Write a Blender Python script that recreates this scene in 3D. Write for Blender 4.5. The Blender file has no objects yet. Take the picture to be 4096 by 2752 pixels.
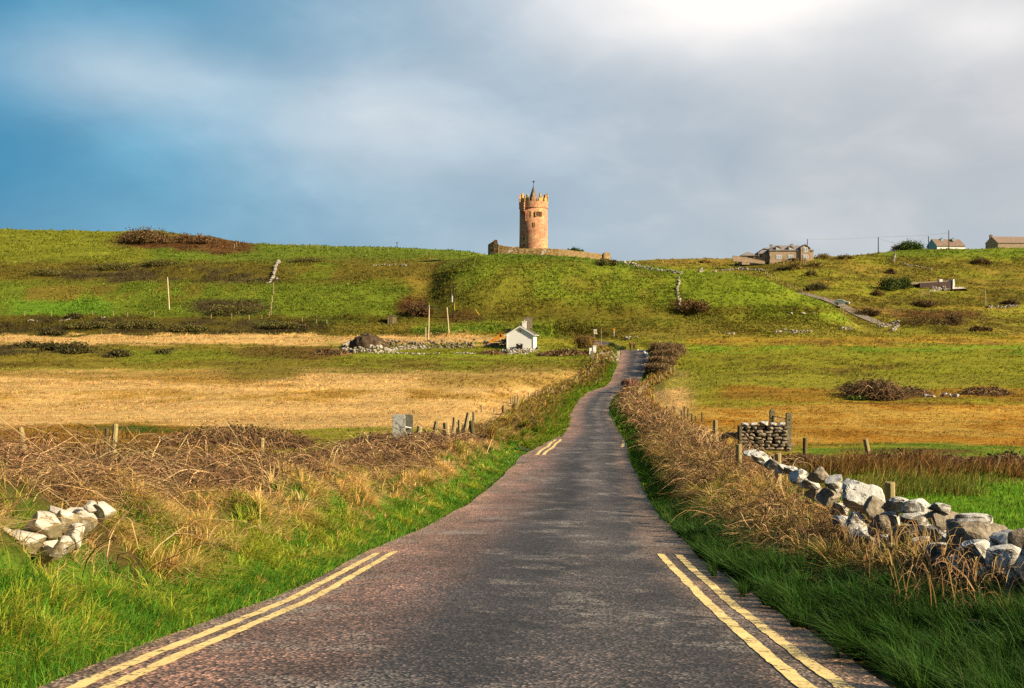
import bpy, bmesh, math, random
import numpy as np
from mathutils import Vector, Matrix, Euler

rng = np.random.default_rng(11)
random.seed(5)
F, CX, CY, H = 1050.0, 512.0, 344.0, 1.5      # focal length and centre in 1024x688 pixels, eye height
scene = bpy.context.scene
col = scene.collection

# ------------------------------------------------------------------ helpers
def link(o, parent=None):
    col.objects.link(o)
    if parent is not None:
        o.parent = parent
    return o

def tag(o, label=None, cat=None, group=None, kind=None):
    if label: o['label'] = label
    if cat: o['category'] = cat
    if group: o['group'] = group
    if kind or cat: o['kind'] = kind or 'thing'
    return o

def thing(name, label, cat, loc, rz=0.0, group=None):
    o = bpy.data.objects.new(name, None)
    o.empty_display_size = 0.2
    o.location = loc
    o.rotation_euler = (0, 0, rz)
    link(o)
    return tag(o, label, cat, group)

def P(px, py, d):
    return Vector(((px - CX) / F * d, d, H - (py - CY) / F * d))

def np_mesh(name, V, Q, colr=None, smooth=False, uv=None):
    V = np.asarray(V, np.float32); Q = np.asarray(Q, np.int32)
    me = bpy.data.meshes.new(name)
    n, k = Q.shape
    me.vertices.add(len(V)); me.vertices.foreach_set('co', V.ravel())
    me.loops.add(n * k); me.loops.foreach_set('vertex_index', Q.ravel())
    me.polygons.add(n)
    me.polygons.foreach_set('loop_start', np.arange(0, n * k, k, dtype=np.int32))
    me.polygons.foreach_set('loop_total', np.full(n, k, np.int32))
    me.polygons.foreach_set('use_smooth', np.full(n, smooth, bool))
    if colr is not None:
        a = me.color_attributes.new('Col', 'FLOAT_COLOR', 'POINT')
        c = np.ones((len(V), 4), np.float32); c[:, :3] = colr
        a.data.foreach_set('color', c.ravel())
    if uv is not None:
        l = me.uv_layers.new(name='UVMap')
        l.data.foreach_set('uv', np.asarray(uv, np.float32)[Q.ravel()].ravel())
    me.update(calc_edges=True)
    return me

def np_obj(name, V, Q, mat, parent=None, colr=None, smooth=False, uv=None):
    me = np_mesh(name, V, Q, colr, smooth, uv)
    me.materials.append(mat)
    return link(bpy.data.objects.new(name, me), parent)

class MB:
    """collects simple solids and links them as one mesh"""
    def __init__(s): s.v = []; s.f = []
    def add(s, V, Fs):
        n = len(s.v); s.v += [tuple(p) for p in V]; s.f += [tuple(i + n for i in f) for f in Fs]; return s
    def box(s, c, size, rz=0, taper=1.0, tilt=None):
        x, y, z = [k / 2 for k in size]
        pts = []
        for sz in (-1, 1):
            t = taper if sz > 0 else 1
            for sx, sy in ((-1, -1), (1, -1), (1, 1), (-1, 1)):
                pts.append(Vector((sx * x * t, sy * y * t, sz * z)))
        R = Matrix.Rotation(rz, 3, 'Z')
        if tilt: R = R @ Euler(tilt).to_matrix()
        pts = [R @ p + Vector(c) for p in pts]
        return s.add(pts, [(3, 2, 1, 0), (4, 5, 6, 7), (0, 1, 5, 4), (1, 2, 6, 5), (2, 3, 7, 6), (3, 0, 4, 7)])
    def tube(s, path, r, n=6, cap=True):
        path = [Vector(p) for p in path]
        rs = r if isinstance(r, (list, tuple)) else [r] * len(path)
        V, Fs = [], []
        for i, p in enumerate(path):
            t = (path[min(i + 1, len(path) - 1)] - path[max(i - 1, 0)]).normalized()
            a = t.orthogonal().normalized() if abs(t.z) < .95 else t.cross(Vector((0, 1, 0))).normalized()
            b = t.cross(a)
            for k in range(n):
                w = 2 * math.pi * k / n
                V.append(p + (a * math.cos(w) + b * math.sin(w)) * rs[i])
        for i in range(len(path) - 1):
            for k in range(n):
                Fs.append((i * n + k, i * n + (k + 1) % n, (i + 1) * n + (k + 1) % n, (i + 1) * n + k))
        if cap:
            Fs.append(tuple(range(n - 1, -1, -1))); Fs.append(tuple((len(path) - 1) * n + k for k in range(n)))
        return s.add(V, Fs)
    def prism(s, pts, d0, d1, M=None):
        """pts in (x,z); extruded along y from d0 to d1"""
        n = len(pts)
        V = [Vector((x, d0, z)) for x, z in pts] + [Vector((x, d1, z)) for x, z in pts]
        if M is not None: V = [M @ p for p in V]
        Fs = [tuple(range(n)), tuple(range(2 * n - 1, n - 1, -1))]
        Fs += [(i, n + i, n + (i + 1) % n, (i + 1) % n) for i in range(n)]
        return s.add(V, Fs)
    def lathe(s, prof, n=40, a0=0):
        V = [(r * math.cos(a0 + 2 * math.pi * k / n), r * math.sin(a0 + 2 * math.pi * k / n), z) for r, z in prof for k in range(n)]
        Fs = [(i * n + k, i * n + (k + 1) % n, (i + 1) * n + (k + 1) % n, (i + 1) * n + k) for i in range(len(prof) - 1) for k in range(n)]
        return s.add(V, Fs)
    def build(s, name, mat, parent=None, bevel=0.0, smooth=False, jitter=0.0):
        me = bpy.data.meshes.new(name)
        v = s.v
        if jitter: v = [(a + random.uniform(-jitter, jitter), b + random.uniform(-jitter, jitter), c + random.uniform(-jitter, jitter)) for a, b, c in v]
        me.from_pydata(v, [], s.f); me.update()
        bm = bmesh.new(); bm.from_mesh(me)
        bmesh.ops.recalc_face_normals(bm, faces=bm.faces)
        if bevel:
            bmesh.ops.bevel(bm, geom=list(bm.edges), offset=bevel, segments=1, affect='EDGES', clamp_overlap=True)
        if smooth:
            for f in bm.faces: f.smooth = True
        bm.to_mesh(me); bm.free()
        me.materials.append(mat)
        return link(bpy.data.objects.new(name, me), parent)

def sm(a, b, x):
    t = np.clip((x - a) / (b - a), 0, 1); return t * t * (3 - 2 * t)

_tabs = {}
def vnoise(x, y, seed=0):
    if seed not in _tabs: _tabs[seed] = np.random.default_rng(1000 + seed).random((256, 256))
    t = _tabs[seed]
    x = np.asarray(x, float); y = np.asarray(y, float)
    xi = np.floor(x).astype(int); yi = np.floor(y).astype(int)
    fx = x - xi; fy = y - yi
    fx = fx * fx * (3 - 2 * fx); fy = fy * fy * (3 - 2 * fy)
    a = t[xi % 256, yi % 256]; b = t[(xi + 1) % 256, yi % 256]; c = t[xi % 256, (yi + 1) % 256]; d = t[(xi + 1) % 256, (yi + 1) % 256]
    return (a * (1 - fx) + b * fx) * (1 - fy) + (c * (1 - fx) + d * fx) * fy
def fbm(x, y, seed=0, oct=4, gain=.5):
    s = 0; a = 1; n = 0
    for o in range(oct):
        s = s + a * vnoise(x * 2 ** o + 17.3 * o, y * 2 ** o + 9.1 * o, seed + o); n += a; a *= gain
    return s / n

# ------------------------------------------------------------------ materials
def new_mat(name):
    m = bpy.data.materials.new(name); m.use_nodes = True
    nt = m.node_tree
    return m, nt, nt.nodes['Principled BSDF'], nt.nodes['Material Output']

def N(nt, t, **kw):
    n = nt.nodes.new(t)
    for k, v in kw.items():
        if k in n.inputs.keys(): n.inputs[k].default_value = v
        else: setattr(n, k, v)
    return n

def ramp(nt, fac, stops):
    r = nt.nodes.new('ShaderNodeValToRGB')
    e = r.color_ramp.elements
    while len(e) < len(stops): e.new(0.5)
    for i, (p, c) in enumerate(stops):
        e[i].position = p; e[i].color = (*c, 1) if len(c) == 3 else c
    nt.links.new(fac, r.inputs[0]); return r.outputs[0]

def mixc(nt, fac, a, b, mode='MIX'):
    m = nt.nodes.new('ShaderNodeMix'); m.data_type = 'RGBA'; m.blend_type = mode
    for k, v in ((0, fac), (6, a), (7, b)):
        if hasattr(v, 'links'): nt.links.new(v, m.inputs[k])
        else: m.inputs[k].default_value = v if k == 0 else (*v, 1)
    return m.outputs[2]

def noise(nt, vec, scale, detail=4, rough=.55, dist=0):
    n = N(nt, 'ShaderNodeTexNoise'); n.inputs['Scale'].default_value = scale; n.inputs['Detail'].default_value = detail
    n.inputs['Roughness'].default_value = rough; n.inputs['Distortion'].default_value = dist
    if vec is not None: nt.links.new(vec, n.inputs['Vector'])
    return n.outputs[0]

def plain(name, c1, c2=None, scale=3.0, rough=.8, bump=0.0, metal=0.0, stretch=None, detail=5):
    """two-tone noisy surface"""
    m, nt, b, out = new_mat(name)
    c2 = c2 or tuple(x * .65 for x in c1)
    tc = N(nt, 'ShaderNodeTexCoord')
    vec = tc.outputs['Object']
    if stretch:
        mp = N(nt, 'ShaderNodeMapping'); mp.inputs['Scale'].default_value = stretch
        nt.links.new(vec, mp.inputs[0]); vec = mp.outputs[0]
    f = noise(nt, vec, scale, detail)
    nt.links.new(ramp(nt, f, [(.3, c2), (.7, c1)]), b.inputs['Base Color'])
    b.inputs['Roughness'].default_value = rough; b.inputs['Metallic'].default_value = metal
    b.inputs['Specular IOR Level'].default_value = .25
    if bump:
        bp = N(nt, 'ShaderNodeBump'); bp.inputs['Strength'].default_value = bump; bp.inputs['Distance'].default_value = .05
        nt.links.new(noise(nt, vec, scale * 2.5, 6), bp.inputs['Height']); nt.links.new(bp.outputs[0], b.inputs['Normal'])
    return m

def attr_mat(name, trans=.3, rough=.6, spec=.15):
    """leaf and blade material: colour from the plant's own colour attribute, some light passes through"""
    m, nt, b, out = new_mat(name)
    a = N(nt, 'ShaderNodeVertexColor', layer_name='Col')
    nt.links.new(a.outputs[0], b.inputs['Base Color'])
    b.inputs['Roughness'].default_value = rough; b.inputs['Specular IOR Level'].default_value = spec
    if trans:
        t = N(nt, 'ShaderNodeBsdfTranslucent'); nt.links.new(a.outputs[0], t.inputs[0])
        mx = N(nt, 'ShaderNodeMixShader'); mx.inputs[0].default_value = trans
        nt.links.new(b.outputs[0], mx.inputs[1]); nt.links.new(t.outputs[0], mx.inputs[2]); nt.links.new(mx.outputs[0], out.inputs[0])
    return m

M_grass = attr_mat('grass_blades', .35)
M_twig = attr_mat('bramble_twigs', 0, .8, .2)
M_leaf = attr_mat('leaves', .2)

# ------------------------------------------------------------------ camera
cam = bpy.data.cameras.new('camera'); cam.sensor_width = 36; cam.lens = F / 1024 * 36
cam.clip_start = .1; cam.clip_end = 6000
co = bpy.data.objects.new('camera', cam); co.location = (0, 0, H); co.rotation_euler = (math.radians(90), 0, 0)
link(co); scene.camera = co

# ------------------------------------------------------------------ light and sky
SUN_EL, SUN_AZ = math.radians(27), math.radians(114)          # azimuth clockwise from the view direction (+Y)
sd = Vector((math.sin(SUN_AZ) * math.cos(SUN_EL), math.cos(SUN_AZ) * math.cos(SUN_EL), math.sin(SUN_EL)))
sun = bpy.data.lights.new('sun', 'SUN'); sun.energy = 5.0; sun.angle = math.radians(.55); sun.color = (1, .82, .55)
so = bpy.data.objects.new('sun', sun); so.rotation_euler = (-sd).to_track_quat('-Z', 'Y').to_euler(); so.location = (40, 0, 60); link(so)

w = bpy.data.worlds.new('World'); scene.world = w; w.use_nodes = True
nt = w.node_tree; nt.nodes.clear()
L = nt.links.new
wo = N(nt, 'ShaderNodeOutputWorld')
sky = N(nt, 'ShaderNodeTexSky', sky_type='NISHITA', sun_disc=False, sun_elevation=SUN_EL, sun_rotation=SUN_AZ)
bg1 = N(nt, 'ShaderNodeBackground', Strength=.06); L(sky.outputs[0], bg1.inputs[0])
tc = N(nt, 'ShaderNodeTexCoord')
sep = N(nt, 'ShaderNodeSeparateXYZ'); L(tc.outputs['Generated'], sep.inputs[0])
def mth(op, a, b=None, clamp=False):
    n = N(nt, 'ShaderNodeMath', operation=op); n.use_clamp = clamp
    for i, v in enumerate((a, b)):
        if v is None: continue
        if hasattr(v, 'links'): L(v, n.inputs[i])
        else: n.inputs[i].default_value = v
    return n.outputs[0]
X_, Y_, Z_ = sep.outputs
# bank of cloud: soft noise in direction space, stretched along the horizon
mp = N(nt, 'ShaderNodeMapping'); mp.inputs['Scale'].default_value = (1.6, 1.6, 3.4); mp.inputs['Location'].default_value = (.35, .2, .15); mp.inputs['Rotation'].default_value = (0, .25, 0); L(tc.outputs['Generated'], mp.inputs[0])
n1 = noise(nt, mp.outputs[0], 2.6, 4, .5, .3)
n2 = noise(nt, mp.outputs[0], 7.0, 7, .58, .5)
nn = mth('ADD', mth('MULTIPLY', n1, .72), mth('MULTIPLY', n2, .28))
az = mth('ADD', X_, mth('MULTIPLY', mth('SUBTRACT', nn, .5), .22))
side = mth('ADD', mth('MULTIPLY', az, 1.0), .5, True)           # 0 at the far left of the view, 1 at the far right
base = ramp(nt, side, [(.05, (.035, .25, .44)), (.20, (.11, .335, .51)), (.38, (.28, .43, .555)), (.56, (.41, .50, .585)), (.76, (.53, .565, .60)), (.95, (.55, .565, .59))])
# lighter and darker cloud
shade = ramp(nt, nn, [(.32, (.84, .88, .92)), (.50, (1, 1, 1)), (.70, (1.34, 1.25, 1.20))])
c1 = mixc(nt, 1.0, base, shade, 'MULTIPLY')
# where the sun sits behind thin cloud up on the right
def bump_at(dx, dz, sx, sz, k):
    ax = mth('POWER', mth('ABSOLUTE', mth('DIVIDE', mth('SUBTRACT', X_, dx), sx)), 2.0)
    bz = mth('POWER', mth('ABSOLUTE', mth('DIVIDE', mth('SUBTRACT', Z_, dz), sz)), 2.0)
    return mth('MULTIPLY', mth('POWER', 2.718, mth('MULTIPLY', mth('ADD', ax, bz), -1.0)), k)
glow = mth('ADD', bump_at(.21, .322, .16, .062, 1.30), bump_at(.41, .262, .06, .026, .55))
glow = mth('ADD', glow, bump_at(-.125, .205, .10, .045, .34))
glow = mth('ADD', glow, bump_at(-.335, .235, .09, .035, .30))
glow = mth('MULTIPLY', glow, mth('ADD', mth('MULTIPLY', nn, 1.3), .35), True)
c2 = mixc(nt, glow, c1, (1.08, 1.03, .985))
low = mth('SUBTRACT', 1.0, mth('MULTIPLY', Z_, 7.0), True)
c3 = mixc(nt, mth('MULTIPLY', low, .35), c2, (.33, .46, .60))
# overhead and behind, out of view, the sky is dimmed to cut ambient fill
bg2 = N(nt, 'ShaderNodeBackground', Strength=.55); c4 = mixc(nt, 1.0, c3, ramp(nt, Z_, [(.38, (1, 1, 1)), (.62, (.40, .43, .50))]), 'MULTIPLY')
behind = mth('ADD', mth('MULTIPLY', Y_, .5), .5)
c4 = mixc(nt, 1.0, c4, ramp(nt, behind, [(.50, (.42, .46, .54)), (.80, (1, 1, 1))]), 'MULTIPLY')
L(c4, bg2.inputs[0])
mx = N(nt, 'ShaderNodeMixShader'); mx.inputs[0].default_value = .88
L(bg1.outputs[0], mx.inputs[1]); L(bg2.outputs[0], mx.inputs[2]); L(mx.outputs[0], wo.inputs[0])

scene.view_settings.view_transform = 'Standard'; scene.view_settings.look = 'None'
scene.view_settings.exposure = 0.95; scene.view_settings.gamma = 1.0
scene.render.engine = 'CYCLES'
scene.cycles.max_bounces = 5; scene.cycles.diffuse_bounces = 3; scene.cycles.transmission_bounces = 3; scene.cycles.transparent_max_bounces = 4
scene.cycles.use_denoising = False
# ------------------------------------------------------------------ road line
RD = np.array([(0.5, -.40, -1.52, 2.75), (3.5, -.36, -1.80, 2.75), (6.7, -.26, -2.195, 2.75), (11.5, 0.02, -2.86, 2.75)]
    + [(d, (x - CX) / F * d, -(y - CY) / F * d, h) for d, x, y, h in (
        (17, 530, 557, 2.75), (24, 549, 526.5, 2.75), (33, 563, 500, 2.72), (42, 570, 475.5, 2.7), (52, 575, 456, 2.65), (62, 586, 444, 2.45), (70, 590, 437.5, 2.2), (80, 593, 432, 2.05), (105, 590, 415, 2.0),
        (120, 591.5, 407.2, 1.98), (135, 595.5, 400, 1.95), (145, 599, 396, 1.95), (152, 604, 392, 1.95), (163, 621, 386, 2.0), (170, 626, 380.5, 2.1), (176, 628, 375, 2.2), (189, 633, 363, 2.35), (200, 634.5, 354, 2.4),
        (207, 633, 350, 2.3), (214, 627, 352, 2.1), (221, 619, 351.3, 2.0), (229, 610, 346.3, 2.0), (237, 602, 342.2, 2.0), (243, 592, 341, 2.0), (247, 575, 340, 2.0), (249, 550, 339.5, 2.0))])
rs = np.concatenate([np.arange(.5, 60, .25), np.arange(60, 249.1, .5)])
def _sm(a, k):
    kk = np.hanning(k + 2)[1:-1]; kk /= kk.sum()
    return np.convolve(np.pad(a, (k // 2, k // 2), mode='edge'), kk, 'valid')
RX = _sm(np.interp(rs, RD[:, 0], RD[:, 1]), 9); RZ = _sm(np.interp(rs, RD[:, 0], RD[:, 2]), 9) + H; RW = _sm(np.interp(rs, RD[:, 0], RD[:, 3]), 25) + .3 * sm(110, 150, rs)
RY = rs.copy()
tx = np.gradient(RX); ty = np.gradient(RY); tl = np.hypot(tx, ty); tx /= tl; ty /= tl
NX, NY = ty, -tx                                    # unit normal, to the right
RS = np.concatenate([[0], np.cumsum(np.hypot(np.diff(RX), np.diff(RY)))])
def road_at(d, lat, edge=True):
    """world x,y at forward distance d and lateral offset: beyond the road edge (lat>0 right, lat<0 left) if edge"""
    i = np.interp(d, rs, np.arange(len(rs)))
    g = lambda a: np.interp(i, np.arange(len(rs)), a)
    off = lat + np.sign(lat) * g(RW) if edge else lat
    return g(RX) + g(NX) * off, g(RY) + g(NY) * off

# ------------------------------------------------------------------ terrain heights on a polar grid
us = np.concatenate([np.linspace(-1.35, -.53, 44)[:-1], np.arange(-.53, .5301, .00165), np.linspace(.53, 1.35, 44)[1:]])
ds = np.concatenate([np.geomspace(1.5, 520, 860), np.geomspace(530, 2500, 26)])
nu, nd = len(us), len(ds)
LEFT0 = [(48, 455), (60, 440), (80, 424), (100, 408), (130, 389), (160, 372), (200, 352), (230, 342), (255, 335.5)]
RIGHT0 = [(36, 468), (48, 452), (62, 438), (80, 424), (100, 407), (125, 391), (150, 375), (175, 363), (200, 353), (230, 343), (250, 338)]
MID0 = [(48, 455), (62, 440), (80, 426), (100, 410), (130, 393), (160, 376), (190, 360), (205, 351), (230, 343), (250, 335)]
cols = [(-260, LEFT0 + [(272, 319), (290, 303), (322, 280), (345, 261), (455, 220)]),
        (0, LEFT0 + [(272, 318.5), (290, 303), (322, 280), (345, 261), (450, 226.5)]),
        (120, LEFT0 + [(272, 318.5), (290, 303), (320, 279), (340, 261), (450, 231)]),
        (240, LEFT0 + [(268, 321), (280, 304), (298, 284), (312, 272), (328, 262), (440, 241.5)]),
        (400, LEFT0 + [(264, 323), (274, 306), (286, 288), (298, 275), (316, 264), (430, 247)]),
        (470, LEFT0 + [(262, 325), (271, 308), (282, 288), (293, 272), (306, 262), (430, 250.5)]),
        (530, MID0 + [(300, 314), (350, 290), (420, 268), (470, 262)]),
        (610, MID0 + [(300, 312), (350, 288), (420, 266), (460, 260)]),
        (670, MID0 + [(300, 310), (350, 283), (400, 263), (430, 257.5)]),
        (750, RIGHT0 + [(300, 306), (345, 283), (385, 266.5), (420, 258)]),
        (800, RIGHT0 + [(272, 327), (300, 304), (340, 282), (375, 262.5), (400, 258)]),
        (840, RIGHT0 + [(268, 329), (284, 316), (296, 305), (322, 290), (360, 270), (400, 254.5)]),
        (890, RIGHT0 + [(268, 332), (280, 323), (296, 311), (325, 297), (362, 276), (410, 252)]),
        (950, RIGHT0 + [(270, 332), (300, 313), (335, 293), (352, 286), (372, 273), (415, 247)]),
        (1024, RIGHT0 + [(270, 334), (300, 319), (340, 291), (372, 275), (420, 245.5)]),
        (1280, RIGHT0 + [(270, 334), (300, 319), (340, 291), (372, 275), (430, 240)])]
zr_d = np.interp(ds, rs, RZ - H)
prof = []
for px, ll in cols:
    a = np.array(ll, float); zz = -(a[:, 1] - CY) * a[:, 0] / F
    d0 = [3, 8, 14, 20, 26]; z0 = [np.interp(k, rs, RZ - H) + (.30 if px > 600 else .15) for k in d0]
    dd = np.concatenate([d0, a[:, 0], [a[-1, 0] + 60, 800, 2500]]); zz = np.concatenate([z0, zz, [zz[-1] + 1, zz[-1] - 2, zz[-1] - 30]])
    p = np.interp(ds, dd, zz)
    prof.append(p)
prof = np.array(prof)
pxs = us * F + CX
cp = np.array([c[0] for c in cols], float)
B = np.empty((nu, nd))
for j in range(nd): B[:, j] = np.interp(pxs, cp, prof[:, j])
def blur(A, ku, kd):
    for ax, k in ((0, ku), (1, kd)):
        if k < 2: continue
        kk = np.hanning(2 * k + 1); kk /= kk.sum()
        pad = [(0, 0), (0, 0)]; pad[ax] = (k, k)
        Ap = np.pad(A, pad, mode='edge'); out = np.zeros_like(A)
        for i in range(2 * k + 1):
            sl = [slice(None), slice(None)]; sl[ax] = slice(i, i + A.shape[ax]); out += kk[i] * Ap[tuple(sl)]
        A = out
    return A
B = blur(B, 14, 7)
# castle hill in front of the further slopes
cr = np.array([(360, 322), (390, 303), (417, 288), (440, 266), (458, 259.5), (474, 256.5), (490, 255), (512, 255), (540, 255.5), (575, 257), (610, 260.5), (640, 265.5), (680, 271.5), (740, 274), (770, 280), (798, 291), (810, 297), (824, 300.5), (837, 308.5), (846, 317), (858, 327), (875, 340), (900, 352)])
yc = _sm(np.interp(pxs, cr[:, 0], cr[:, 1]), 21)
dc = _sm(np.interp(pxs, [400, 440, 480, 600, 700, 850], [318, 310, 302, 298, 288, 271]), 15)
df = np.interp(pxs, [400, 600, 850], [256, 253, 250])
U, D = np.meshgrid(us, ds, indexing='ij')
zc = -(yc - CY) * dc / F
zf = np.array([np.interp(df[i], ds, B[i]) for i in range(nu)])
t = (D - df[:, None]) / (dc - df)[:, None]
g = np.where(t < 1, np.sin(np.pi / 2 * np.clip(t, 0, 1)) ** 1.15, 1)
# lower terrace with a break of slope part of the way up
g = np.where(t < 1, g - .05 * np.exp(-((t - .22) / .09) ** 2), g)
C = zf[:, None] + (zc - zf)[:, None] * g
back = np.clip((D - dc[:, None] - np.interp(pxs, [560, 640, 700], [46, 12, 4])[:, None]) / 40, 0, 1)
C = np.where(t < 0, -50, C) - 14 * back ** 1.3 + np.where(t > 1, .9 * sm(0, 14, D - dc[:, None]) * (pxs < 600)[:, None], 0)
C = C - np.clip((415 - pxs) / 50, 0, 3)[:, None] ** 1.5 * 5
C[(pxs < 345) | (pxs > 898)] = -50
C = np.where(C > B, B + (C - B) * sm(388, 486, pxs)[:, None], C)
kS = .9
mxh = np.maximum(B, C); dif = np.abs(B - C)
Zb = np.where(dif < kS * 4, mxh + kS * .5 * np.exp(-dif / kS), mxh)
# knolls along the skyline on the left, the ledge of brush below them
def knoll(px, d, rx, rd, h):
    global Zb
    Zb = Zb + h * np.exp(-((U - (px - CX) / F) * D / rx) ** 2 - ((D - d) / rd) ** 2)
knoll(150, 432, 14, 16, 2.6); knoll(205, 432, 12, 14, 1.4); knoll(905, 418, 10, 12, 1.2); knoll(428, 285, 4, 26, -1.3); knoll(60, 262, 16, 4, .6); knoll(200, 264, 22, 4, .7)
# slow undulation, then tussocky relief
Xw, Yw = U * D, D.copy()
far = sm(45, 90, D)
Zb = Zb + far * ((fbm(Xw / 26, Yw / 18, 3, 3) - .5) * 1.3 + (fbm(Xw / 6, Yw / 4.2, 9, 3) - .5) * .55 * sm(60, 120, D))
hillm = sm(246, 262, D)
terr = (fbm(Xw / 9, Zb / .55 + Xw * .02, 21, 2) - .5)
Zb = Zb + hillm * terr * .30

# ---- blend road and banks in
def bank(sl, right, d, x):
    """ground height over the road edge at lateral distance sl"""
    nzs = fbm(x * 1.25 + 40, d * .95, 31, 3) - .5
    # left
    aL = np.interp(d, [0, 30, 42, 52, 60, 68, 76, 150, 185, 240], [1, 1, .85, .65, .35, .3, .8, .8, .55, .25])
    hl = np.interp(sl, [-9, .12, .5, 1.4, 2.4, 3.4, 4.6, 6.5, 9], [-.07, -.06, .05, .66, 1.05, 1.24, 1.05, .28, .12])
    hl = hl * aL + nzs * 1.25 * sm(.35, 1.3, sl) * (1 - sm(5, 8, sl))
    # right: low verge in front of the wall, then a brambly bank
    aR = np.interp(d, [0, 12, 22, 30, 44, 60, 150, 190, 212, 240], [.26, .30, .45, .85, .9, .95, .95, .8, .45, .2])
    hr = np.interp(sl, [-9, .12, .45, 1.4, 2.2, 3.0, 4.2, 6], [-.07, -.06, .04, .45, .8, .85, .65, .35])
    hr = hr * aR + nzs * .4 * sm(.4, 1.5, sl) * (1 - sm(3, 6, sl))
    return np.where(right, hr, hl)
jm = np.searchsorted(ds, 262)
Z = Zb.copy() + H
LAT = np.full((nu, nd), 99.0); RIGHT = U > 0
st = 2
for j in range(jm):
    near = np.abs(rs - ds[j]) < 26
    if ds[j] > 225: near = rs > 200
    idx = np.nonzero(near)[0][::st]
    dx = Xw[:, j][:, None] - RX[idx][None]; dy = Yw[:, j][:, None] - RY[idx][None]
    q = dx * dx + dy * dy
    k = np.argmin(q, 1); kk = idx[k]
    ddx = dx[np.arange(nu), k]; ddy = dy[np.arange(nu), k]
    lat = ddx * NX[kk] + ddy * NY[kk]; alo = np.clip(ddx * tx[kk] + ddy * ty[kk], -1, 1)
    fr = np.interp(np.interp(kk, np.arange(len(RS)), RS) + alo, RS, np.arange(len(RS)))
    rzz = np.interp(fr, np.arange(len(RS)), RZ)
    sl = np.where(np.sqrt(q[np.arange(nu), k]) > np.abs(lat) + 1.5, np.sqrt(q[np.arange(nu), k]), np.abs(lat)) - RW[kk]
    right = lat > 0
    h = rzz + bank(sl, right, ds[j], Xw[:, j])
    wd = np.where(right, 4.0, 8.0)
    wgt = sm(3.2, 3.2 + wd, sl)
    Z[:, j] = h * (1 - wgt) + Z[:, j] * wgt
    LAT[:, j] = sl; RIGHT[:, j] = right
# the lay-by on the left and the gravel apron at the cottage gate
def GZ(x, y):
    x = np.asarray(x, float); y = np.maximum(np.asarray(y, float), 1.6)
    fi = np.interp(x / y, us, np.arange(nu)); fj = np.interp(y, ds, np.arange(nd))
    i = np.clip(fi.astype(int), 0, nu - 2); j = np.clip(fj.astype(int), 0, nd - 2); a = fi - i; b = fj - j
    return (Z[i, j] * (1 - a) + Z[i + 1, j] * a) * (1 - b) + (Z[i, j + 1] * (1 - a) + Z[i + 1, j + 1] * a) * b
def lookup(A, x, y):
    i = np.clip(np.rint(np.interp(np.asarray(x) / np.asarray(y), us, np.arange(nu))).astype(int), 0, nu - 1)
    j = np.clip(np.rint(np.interp(y, ds, np.arange(nd))).astype(int), 0, nd - 1)
    return A[i, j]
YP = CY - (Z - H) * F / D                      # where each ground point falls, for land-cover boundaries taken from the photograph
def G(px, d, dz=0.0):
    x = (px - CX) / F * d
    return Vector((x, d, float(GZ(x, d)) + dz))
def R(px, py, dmin=20.0, dz=0.0):
    """the ground point seen at a pixel"""
    i = int(np.clip(np.rint(np.interp((px - CX) / F, us, np.arange(nu))), 0, nu - 1))
    ok = np.nonzero((YP[i] <= py) & (ds >= dmin))[0]
    if not len(ok): return G(px, 420, dz)
    j = ok[0]
    if j > 0 and YP[i, j - 1] > py and ds[j - 1] >= dmin:
        f = (YP[i, j - 1] - py) / (YP[i, j - 1] - YP[i, j]); d = ds[j - 1] + f * (ds[j] - ds[j - 1])
    else: d = ds[j]
    return G(px, float(d), dz)

# ------------------------------------------------------------------ land cover
c_ = lambda *a: np.array(a, float)
TAN, GOLD, OLIVE, GREEN, LUSH, BRIGHT = c_(.58, .395, .165), c_(.36, .22, .035), c_(.17, .145, .024), c_(.135, .165, .018), c_(.085, .19, .015), c_(.17, .27, .018)
YEL, BROWN, DARK, DEEP = c_(.24, .235, .026), c_(.115, .06, .022), c_(.045, .036, .016), c_(.045, .10, .014)
PX = pxs[:, None] + 0 * D
wob = (fbm(Xw / 7, Yw / 5, 41, 4) - .5)
wx = PX + wob * 26 * np.clip(60 / D, .3, 2); wy = YP + wob * np.clip(1700 / D, 8, 30)
LC = np.empty((nu, nd, 3)); LC[:] = YEL
def put(mask, c, k=1.0):
    global LC
    m = np.clip(mask * k, 0, 1)[..., None]; LC = LC * (1 - m) + c * m
def band(y0, y1, c, x0=-9e3, x1=9e3, k=1.0, f=3.0, fx=14.0, patchy=0.0, seed=50, sx=8., sy=6.):
    m = sm(y0 - f, y0 + f, wy) * (1 - sm(y1 - f, y1 + f, wy)) * sm(x0 - fx, x0 + fx, wx) * (1 - sm(x1 - fx, x1 + fx, wx))
    if patchy: m = m * sm(patchy - .13, patchy + .13, fbm(Xw / sx, Yw / sy, seed, 4))
    put(m, c, k)
def spot(x, y, rx, ry, c, k=1.0, f=.35):
    r = ((wx - x) / rx) ** 2 + ((wy - y) / ry) ** 2
    put(1 - sm(1 - f, 1 + f, np.sqrt(r)), c, k)
f100 = D > 40
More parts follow.
